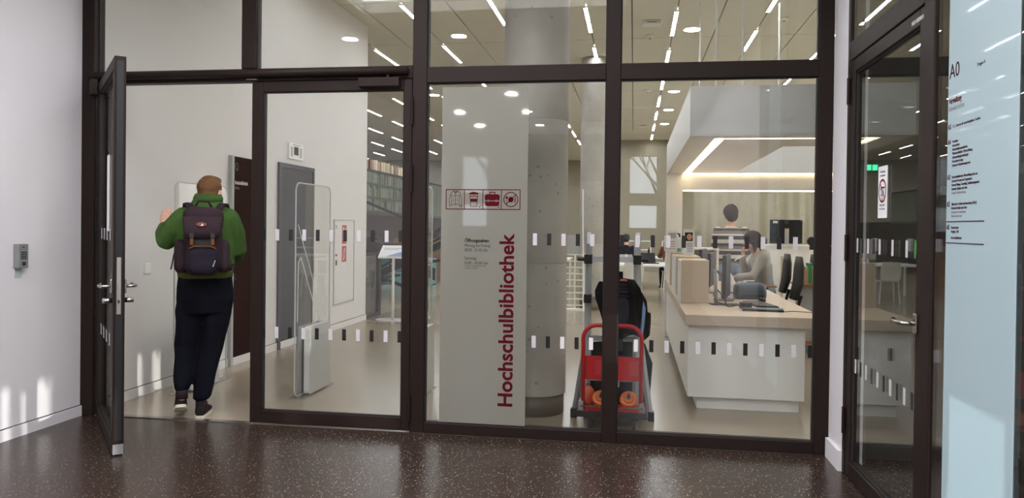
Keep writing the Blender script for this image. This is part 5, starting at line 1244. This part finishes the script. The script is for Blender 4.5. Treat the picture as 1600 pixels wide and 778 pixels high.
def person(label, loc, rz, J, M_, k=1.0, vox=0.012, hair_len=0.0, hair_full=1.0, hand_side=(1, 1), faces=True, hood=False, sleeve_r=0.05, body_w=0.185, body_d=0.125, shoes=True, leg_r=0.085):
    """J: pelvis, chest, neck, head, yaw, pitch, arms [(shoulder, elbow, wrist, hand dir, hand normal, curl)], legs [(hip, knee, ankle)] in local metres, +y is forward"""
    b = MB()
    b.rings(torso_rings(J['pelvis'], J['chest'], J['neck'], body_w*0.86, body_d*0.84, (1, 0, 0)), 18)
    nk, hd = Vector(J['neck']), Vector(J['head'])
    b.limb([nk-V(0, 0, 0.05), nk.lerp(hd, 0.5)+V(0, -0.012, 0), hd+V(0, -0.02, -0.03)], [0.058, 0.055, 0.056])
    P, rot = head(b, hd, J.get('yaw', 0), J.get('pitch', 0), k)
    for i, (s_, e, w_, hdv, nv, cu) in enumerate(J['arms']):
        b.limb([s_, e, w_], [0.046, 0.038, 0.027]); hand(b, w_, hdv, nv, cu, hand_side[i], k)
    for h_, kn, an in J['legs']:
        b.limb([h_, kn, an], [0.07, 0.05, 0.036]); b.limb([Vector(an)+V(0, -0.01, -0.05), Vector(an)+V(0, 0.1, -0.06)], [0.03, 0.028])
    o = b.build('person', M_['skin'], smooth=True); tag(o, label, 'person'); o.location = loc; o.rotation_euler = (0, 0, rz); remesh(o, vox, 2)
    if faces: face_parts(o, P, rot, k)
    hair_cap(P, rot, k, M_['hair'], o, hair_len, full=hair_full)
    # top
    t = MB(); t.rings(torso_rings(J['pelvis'], J['chest'], J['neck'], body_w, body_d, (1, 0, 0)), 22)
    for s_, e, w_, *_ in J['arms']:
        s_, e, w_ = Vector(s_), Vector(e), Vector(w_); t.limb([s_, s_.lerp(e, .5), e, w_.lerp(e, 0.12)], [sleeve_r*1.4, sleeve_r*1.2, sleeve_r*1.08, sleeve_r*0.82])
    if hood:
        n = nk; t.limb([n+V(-0.09, 0.01, -0.02), n+V(-0.06, -0.085, -0.01), n+V(0.06, -0.085, -0.01), n+V(0.09, 0.01, -0.02)], [0.035, 0.055, 0.055, 0.035]); t.limb([n+V(0, -0.10, -0.02), n+V(0, -0.13, -0.10)], [0.075, 0.06])
    for v in t.v: v += noise.noise_vector(v*8+Vector(loc))*0.007
    tp = remesh(t.build('top', M_['top'], o, smooth=True), vox, 3)
    # trousers
    t = MB(); p = Vector(J['pelvis']); t.rings([(p+V(0, 0, 0.05), V(body_w*0.86, 0, 0), V(0, body_d*0.9, 0)), (p-V(0, 0, 0.02), V(body_w*0.97, 0, 0), V(0, body_d*1.02, 0)), (p-V(0, 0, 0.13), V(body_w*0.8, 0, 0), V(0, body_d*0.9, 0))], 20)
    for h_, kn, an in J['legs']:
        h_, kn, an = Vector(h_), Vector(kn), Vector(an); t.limb([h_, h_.lerp(kn, .5), kn, kn.lerp(an, 0.93)], [leg_r*1.2, leg_r*1.08, leg_r*0.88, leg_r*0.7])
    for v in t.v: v += noise.noise_vector(v*9)*0.007
    remesh(t.build('trousers', M_['trousers'], o, smooth=True), vox, 3)
    if shoes:
        for h_, kn, an in J['legs']:
            shoe(o, Vector(an), M_.get('shoe', 'shoe_brown'))
    return o, P, rot
def shoe(o, an, m, pitch=0.0, yaw=0.0, lift=0.0):
    """an = ankle; sole 0.075 m below it"""
    Rm = Matrix.Rotation(yaw, 3, 'Z') @ Matrix.Rotation(pitch, 3, 'X'); base = an+V(0, 0.0, -0.085)
    def q(x, y, z): return base+Rm @ V(x, y, z)
    X_, Y_, Z_ = Rm @ V(1, 0, 0), Rm @ V(0, 1, 0), Rm @ V(0, 0, 1)
    u = MB(); u.rings([(q(0, -0.068, 0.03), X_*0.022, Z_*0.02), (q(0, -0.055, 0.055), X_*0.036, Z_*0.042), (q(0, -0.01, 0.06), X_*0.042, Z_*0.052), (q(0, 0.07, 0.05), X_*0.045, Z_*0.04), (q(0, 0.15, 0.036), X_*0.046, Z_*0.026), (q(0, 0.195, 0.03), X_*0.028, Z_*0.014)], 16, 2.4)
    sh = u.build('shoe', m, o, smooth=True, fix=True)
    s_ = MB(); out = [(-0.036, -0.062), (-0.02, -0.075), (0.02, -0.075), (0.036, -0.062), (0.042, 0.0), (0.048, 0.1), (0.044, 0.165), (0.026, 0.2), (-0.026, 0.2), (-0.044, 0.165), (-0.048, 0.1), (-0.042, 0.0)]
    mx_ = Matrix.Identity(4)
    for i in range(3): mx_[i][0] = X_[i]; mx_[i][1] = Y_[i]; mx_[i][2] = Z_[i]; mx_[i][3] = base[i]
    s_.prism(out, 0.022, mx_).build('sole', 'sole_white', sh)
    for k in range(3):
        a_ = q(-0.022, 0.035+0.028*k, 0.094-0.012*k); c = q(0.022, 0.04+0.028*k, 0.094-0.012*k); MB().tube([a_, c], 0.003, 6).build('lace', 'black', sh)
    return sh

# ---------------------------------------------------------------- the person walking in
ML = (-3.235, 0.13, 0.0); MRZ = math.radians(27)
b = MB()
b.rings([(V(0, 0, 0.86), V(0.15, 0, 0), V(0, 0.10, 0)), (V(0, 0, 1.0), V(0.165, 0, 0), V(0, 0.11, 0)), (V(0, 0, 1.2), V(0.15, 0, 0), V(0, 0.10, 0)), (V(0, 0, 1.42), V(0.17, 0, 0), V(0, 0.11, 0)), (V(0, 0, 1.54), V(0.14, 0, 0), V(0, 0.08, 0)), (V(0.01, 0.01, 1.6), V(0.065, 0, 0), V(0, 0.06, 0))], 20)
b.limb([(0.01, 0.0, 1.55), (0.02, 0.02, 1.63), (0.025, 0.03, 1.70)], [0.062, 0.058, 0.06])
P, rot = head(b, (0.03, 0.04, 1.722), -0.45, 0.05, 1.02)
aL = [V(-0.19, 0, 1.50), V(-0.285, 0.02, 1.345), V(-0.318, 0.19, 1.47)]
aR = [V(0.19, 0, 1.50), V(0.235, 0.01, 1.265), V(0.19, 0.24, 1.20)]
b.limb(aL, [0.048, 0.04, 0.028]); b.limb(aR, [0.048, 0.04, 0.028])
hand(b, aL[2], V(0.15, 0.35, 0.85), V(-0.2, -0.9, 0.45), 0.45, 1, 1.0); hand(b, aR[2], V(-0.15, 0.95, 0.1), V(0.6, 0, 0.7), 0.6, -1, 1.0)
for h_, kn, an in (((-0.09, 0, 0.9), (-0.135, 0.03, 0.54), (-0.158, -0.03, 0.185)), ((0.085, 0, 0.9), (0.035, 0.03, 0.52), (-0.02, 0.0, 0.09))):
    b.limb([h_, kn, an], [0.08, 0.055, 0.04]); b.limb([V(*an)+V(0, -0.01, -0.02), V(*an)+V(0, 0.08, -0.04)], [0.033, 0.03])
man = b.build('person', 'skin', smooth=True); tag(man, 'person in a green jacket with a backpack walking in through the open door', 'person'); man.location = ML; man.rotation_euler = (0, 0, MRZ); remesh(man, 0.008, 2)
face_parts(man, P, rot, 1.02)
hr = MB(); hr.ell(P(0, -0.016, 0.036), (0.086, 0.103, 0.093), 24, 16, rot); hr.ell(P(0, -0.05, -0.022), (0.076, 0.066, 0.07), 20, 14, rot); hr.ell(P(0, 0.03, 0.085), (0.066, 0.065, 0.038), 16, 10, rot)
for v in hr.v: v += noise.noise_vector(v*34)*0.007
remesh(hr.build('hair', 'hair_light', man, smooth=True), 0.007, 2)
j = MB(); E2 = 2.4
j.rings([(V(0, 0, 1.10), V(0.195, 0, 0), V(0, 0.14, 0)), (V(0, 0, 1.16), V(0.213, 0, 0), V(0, 0.155, 0)), (V(0, 0, 1.28), V(0.205, 0, 0), V(0, 0.155, 0)), (V(0, 0, 1.42), V(0.21, 0, 0), V(0, 0.15, 0)), (V(0, 0, 1.52), V(0.205, 0, 0), V(0, 0.135, 0)), (V(0, 0, 1.585), V(0.165, 0, 0), V(0, 0.115, 0)), (V(0.01, 0.005, 1.635), V(0.112, 0, 0), V(0, 0.095, 0)), (V(0.012, 0.01, 1.68), V(0.098, 0, 0), V(0, 0.09, 0))], 28, 2.3)
j.limb([V(-0.165, 0, 1.52), V(-0.23, 0.005, 1.435), V(-0.283, 0.02, 1.35), V(-0.303, 0.11, 1.405), V(-0.315, 0.17, 1.45)], [0.082, 0.083, 0.078, 0.066, 0.044])
j.limb([V(0.165, 0, 1.52), V(0.212, 0.005, 1.40), V(0.233, 0.01, 1.275), V(0.215, 0.12, 1.235), V(0.195, 0.21, 1.205)], [0.082, 0.076, 0.07, 0.062, 0.046])
for v in j.v: v += noise.noise_vector(v*10)*0.008
jo = remesh(j.build('jacket', 'jacket_green', man, smooth=True), 0.010, 3)
r = MB(); r.rings([(V(0, 0, 1.065), V(0.192, 0, 0), V(0, 0.135, 0)), (V(0, 0, 1.075), V(0.197, 0, 0), V(0, 0.14, 0)), (V(0, 0, 1.125), V(0.203, 0, 0), V(0, 0.146, 0)), (V(0, 0, 1.13), V(0.19, 0, 0), V(0, 0.13, 0))], 28, 2.3); r.build('hem_band', 'jacket_rib', man, smooth=True, fix=True)
cl = MB(); cl.rings([(V(0.012, 0.008, 1.64), V(0.108, 0, 0), V(0, 0.098, 0)), (V(0.014, 0.01, 1.675), V(0.106, 0, 0.0), V(0, 0.098, 0)), (V(0.016, 0.015, 1.705), V(0.094, 0, 0.0), V(0, 0.088, 0)), (V(0.016, 0.015, 1.69), V(0.075, 0, 0), V(0, 0.07, 0))], 26, 2.2)
for v in cl.v: v += noise.noise_vector(v*12)*0.006
cl.build('collar', 'jacket_green', man, smooth=True, fix=True)
tr = MB()
tr.rings([(V(0, 0, 1.10), V(0.19, 0, 0), V(0, 0.13, 0)), (V(0, 0, 1.0), V(0.205, 0, 0), V(0, 0.145, 0)), (V(0, -0.005, 0.90), V(0.208, 0, 0), V(0, 0.15, 0)), (V(0, 0, 0.80), V(0.185, 0, 0), V(0, 0.13, 0))], 26, 2.3)
tr.limb([V(-0.095, 0, 0.88), V(-0.105, 0.005, 0.80), V(-0.115, 0.01, 0.72), V(-0.126, 0.022, 0.63), V(-0.135, 0.03, 0.55), V(-0.142, 0.022, 0.46), V(-0.148, 0.01, 0.38), V(-0.153, -0.01, 0.31), V(-0.157, -0.025, 0.255)], [0.112, 0.106, 0.1, 0.091, 0.083, 0.077, 0.072, 0.068, 0.062])
tr.limb([V(0.085, 0, 0.88), V(0.078, 0.005, 0.80), V(0.07, 0.01, 0.72), V(0.054, 0.022, 0.63), V(0.038, 0.03, 0.54), V(0.022, 0.022, 0.44), V(0.005, 0.01, 0.34), V(-0.006, 0.002, 0.25), V(-0.018, -0.005, 0.175)], [0.118, 0.113, 0.108, 0.1, 0.092, 0.086, 0.08, 0.074, 0.066])
for v in tr.v: v += noise.noise_vector(v*11)*0.009+(noise.noise_vector(V(v.x*7, v.y*7, v.z*26))*0.009 if v.z < 0.75 else V(0, 0, 0))
remesh(tr.build('trousers', 'denim_dark', man, smooth=True), 0.010, 2)
for an in (V(-0.158, -0.03, 0.205), V(-0.02, 0.0, 0.11)): MB().cyl(an+V(0, 0, 0.04), an-V(0, 0, 0.05), 0.044, 14).build('sock', 'pack_plum', man, smooth=True)
shoe(man, V(-0.165, -0.02, 0.160), 'shoe_brown', -0.36, 0.1); shoe(man, V(-0.02, 0.0, 0.086), 'shoe_brown', 0.0, -0.15)

# backpack (top level, worn by the person)
bp = thing('backpack', 'dark plum hiking backpack with tan buckles worn by the walking person', 'backpack', ML, MRZ)
def rb(name, m, x0, x1, y0, y1, z0, z1, bev, par=bp, top_scale=1.0, p=3.2):
    cx, cy = (x0+x1)/2, (y0+y1)/2; a_, c = (x1-x0)/2, (y1-y0)/2
    mb = MB(); n = 9
    rr = []
    for i in range(n+1):
        u = i/n; z = z0+(z1-z0)*u; e = bev
        edge = min(u, 1-u)*(z1-z0); sh = 1-(max(0, e-edge)/e)**2*0.45 if e > 0 else 1
        k_ = (1+(top_scale-1)*u)*sh; rr.append((V(cx, cy, z), V(a_*k_, 0, 0), V(0, c*k_, 0)))
    mb.rings(rr, 28, p)
    for v in mb.v: v += noise.noise_vector(v*13)*0.006
    return mb.build(name, m, par, smooth=True, fix=True)
rb('main_body', 'pack_plum', -0.135, 0.13, -0.335, -0.125, 1.10, 1.57, 0.06)
rb('side_pocket', 'pack_plum', -0.20, -0.105, -0.30, -0.16, 1.12, 1.36, 0.05, p=2.5)
rb('side_pocket', 'pack_plum', 0.10, 0.185, -0.30, -0.16, 1.12, 1.36, 0.05, p=2.5)
fp = rb('front_pocket', 'pack_navy', -0.098, 0.105, -0.385, -0.30, 1.115, 1.32, 0.05)
lid = rb('top_lid', 'pack_plum', -0.142, 0.138, -0.355, -0.12, 1.42, 1.60, 0.05)
MB().rings([(V(0, -0.362, 1.37), V(0.10, 0, 0), V(0, 0.012, 0)), (V(0, -0.366, 1.42), V(0.125, 0, 0), V(0, 0.015, 0)), (V(0, -0.355, 1.53), V(0.132, 0, 0), V(0, 0.02, 0))], 20, 3).build('lid_flap', 'pack_plum', bp, smooth=True, fix=True)
BX(-0.07, 0.065, -0.352, -0.335, 1.325, 1.375).build('painted_shadow_gap', 'black', bp)  # black block put in for the shade between lid and pocket
MB().tube([(-0.085, -0.378, 1.30), (-0.05, -0.39, 1.318), (0.055, -0.39, 1.318), (0.092, -0.378, 1.30)], 0.006, 6).build('pocket_zip', 'leather_tan', fp)
for x in (-0.068, 0.072):
    s_ = BX(x-0.012, x+0.012, -0.395, -0.375, 1.325, 1.40).build('buckle_strap', 'leather_tan', bp, bevel=0.003); BX(x-0.016, x+0.016, -0.402, -0.38, 1.375, 1.41).build('buckle', 'dark_grey', s_, bevel=0.003)
lg = MB().rings([(V(-0.005, -0.384, 1.474), V(0.036, 0, 0), V(0, 0, 0.016)), (V(-0.005, -0.388, 1.474), V(0.034, 0, 0), V(0, 0, 0.014))], 20).build('logo_patch', mat('patch_brown', (118, 66, 44), 0.6), bp, fix=True)
MB().prism([(-0.012, -0.008), (0.012, -0.008), (0.004, 0.004), (0.0, 0.010), (-0.004, 0.0)], 0.001, basis((0.0, -0.3885, 1.472), (1, 0, 0), (0, 0, 1))).build('logo_mark', 'text_white', lg)
MB().tube([(-0.07, -0.19, 1.585), (-0.04, -0.2, 1.645), (0.03, -0.2, 1.645), (0.06, -0.19, 1.585)], 0.009, 8).build('haul_loop', 'pack_plum', bp, smooth=True)
for s_ in (-1, 1):
    MB().tube([(s_*0.08, -0.16, 1.56), (s_*0.115, -0.09, 1.625), (s_*0.135, 0.0, 1.625), (s_*0.15, 0.12, 1.55), (s_*0.16, 0.165, 1.40), (s_*0.19, 0.06, 1.22), (s_*0.17, -0.13, 1.14)], 0.030, 10, 0.45).build('shoulder_strap', 'pack_plum', bp, smooth=True)
MB().tube([(-0.18, -0.17, 1.33), (-0.205, -0.18, 1.25), (-0.225, -0.18, 1.14)], 0.010, 6, 0.5).build('hanging_strap', 'black', bp)
MB().tube([(0.185, -0.17, 1.22), (0.20, -0.18, 1.15), (0.222, -0.18, 1.06)], 0.008, 6, 0.5).build('hanging_strap', 'black', bp)
MB().tube([(0.075, -0.389, 1.17), (0.09, -0.385, 1.215)], 0.006, 6, 0.5).build('white_print', 'text_white', fp)

# ---------------------------------------------------------------- seated person in hoodie (faces left along the desk)
J = dict(pelvis=(0, 0, 0.66), chest=(0, 0.06, 1.00), neck=(0, 0.13, 1.18), head=(0, 0.20, 1.33), yaw=0.25, pitch=-0.12,
         arms=[(V(-0.165, 0.08, 1.12), V(-0.215, 0.22, 0.88), V(-0.12, 0.42, 0.86), V(0.1, 1, -0.05), V(0, 0.05, 1), 0.4), (V(0.165, 0.08, 1.12), V(0.21, 0.24, 0.90), V(0.06, 0.30, 1.12), V(-0.1, 0.05, 1), V(0.1, 1, 0), 1.0)],
         legs=[(V(-0.1, 0.05, 0.62), V(-0.13, 0.40, 0.60), V(-0.13, 0.36, 0.20)), (V(0.1, 0.05, 0.62), V(0.13, 0.40, 0.60), V(0.13, 0.36, 0.20))])
person('person in a grey hoodie sitting at the desk with a raised hand', (1.75, 5.32, 0.0), PI/2+0.08, J, dict(skin='skin', hair='hair_dark', top='hoodie_grey', trousers='denim_dark'), vox=0.01, hair_len=0.07, hair_full=1.14, hood=True, hand_side=(-1, 1), sleeve_r=0.055)
tag(MB().cyl((1.45, 5.14, 1.16), (1.31, 5.07, 1.08), 0.006, 6).build('pen', 'lamp_white'), 'white pen held by the person in the grey hoodie', 'pen')
# standing person in striped jumper
J = dict(pelvis=(0, 0, 1.0), chest=(0, 0.0, 1.33), neck=(0, 0.02, 1.53), head=(0.0, 0.05, 1.70), yaw=0.05, pitch=-0.15,
         arms=[(V(-0.185, 0, 1.45), V(-0.235, -0.02, 1.18), V(-0.19, 0.2, 1.05), V(0.1, 1, -0.1), V(-0.5, 0, 1), 0.6), (V(0.185, 0, 1.45), V(0.235, -0.02, 1.18), V(0.19, 0.2, 1.05), V(-0.1, 1, -0.1), V(0.5, 0, 1), 0.6)],
         legs=[(V(-0.09, 0, 0.93), V(-0.1, 0.02, 0.5), V(-0.1, 0, 0.088)), (V(0.09, 0, 0.93), V(0.1, 0.02, 0.5), V(0.1, 0, 0.088))])
person('person in a striped jumper standing with the back turned behind the desk', (1.37, 5.98, 0), 0.12, J, dict(skin='skin', hair='hair_dark', top='striped_knit', trousers='denim_light'), vox=0.012, hair_full=1.16, hand_side=(-1, 1), sleeve_r=0.056, body_w=0.195)
# distant readers
def reader(label, loc, rz, top, hair, scale=1.0, lean=0.1):
    J = dict(pelvis=(0, 0, 0.55), chest=(0, lean, 0.88), neck=(0, lean+0.06, 1.07), head=(0, lean+0.14, 1.22), yaw=0.0, pitch=-0.35,
             arms=[(V(-0.17, lean, 1.0), V(-0.23, lean+0.15, 0.82), V(-0.12, lean+0.36, 0.79), V(0.2, 1, 0), V(0, 0, 1), 0.4), (V(0.17, lean, 1.0), V(0.23, lean+0.15, 0.82), V(0.12, lean+0.36, 0.79), V(-0.2, 1, 0), V(0, 0, 1), 0.4)],
             legs=[(V(-0.1, 0.05, 0.52), V(-0.12, 0.42, 0.5), V(-0.12, 0.40, 0.088)), (V(0.1, 0.05, 0.52), V(0.12, 0.42, 0.5), V(0.12, 0.40, 0.088))])
    person(label, loc, rz, J, dict(skin='skin', hair=hair, top=top, trousers='denim_dark'), vox=0.018, hand_side=(-1, 1))
reader('reader in a rust-brown top at the second reading table on the right', (0.9, 13.62, 0), 0.2, 'cloth_rust', 'hair_dark')
reader('reader in dark clothes on the left chair of the second reading table', (-0.2, 13.62, 0), -0.1, 'cloth_navy', 'hair_black')
reader('reader in black on the left of the right-hand reading table', (2.7, 11.32, 0), 0.0, 'cloth_black', 'hair_black')
reader('reader in black on the right of the right-hand reading table', (3.7, 11.32, 0), 0.1, 'cloth_black', 'hair_dark')
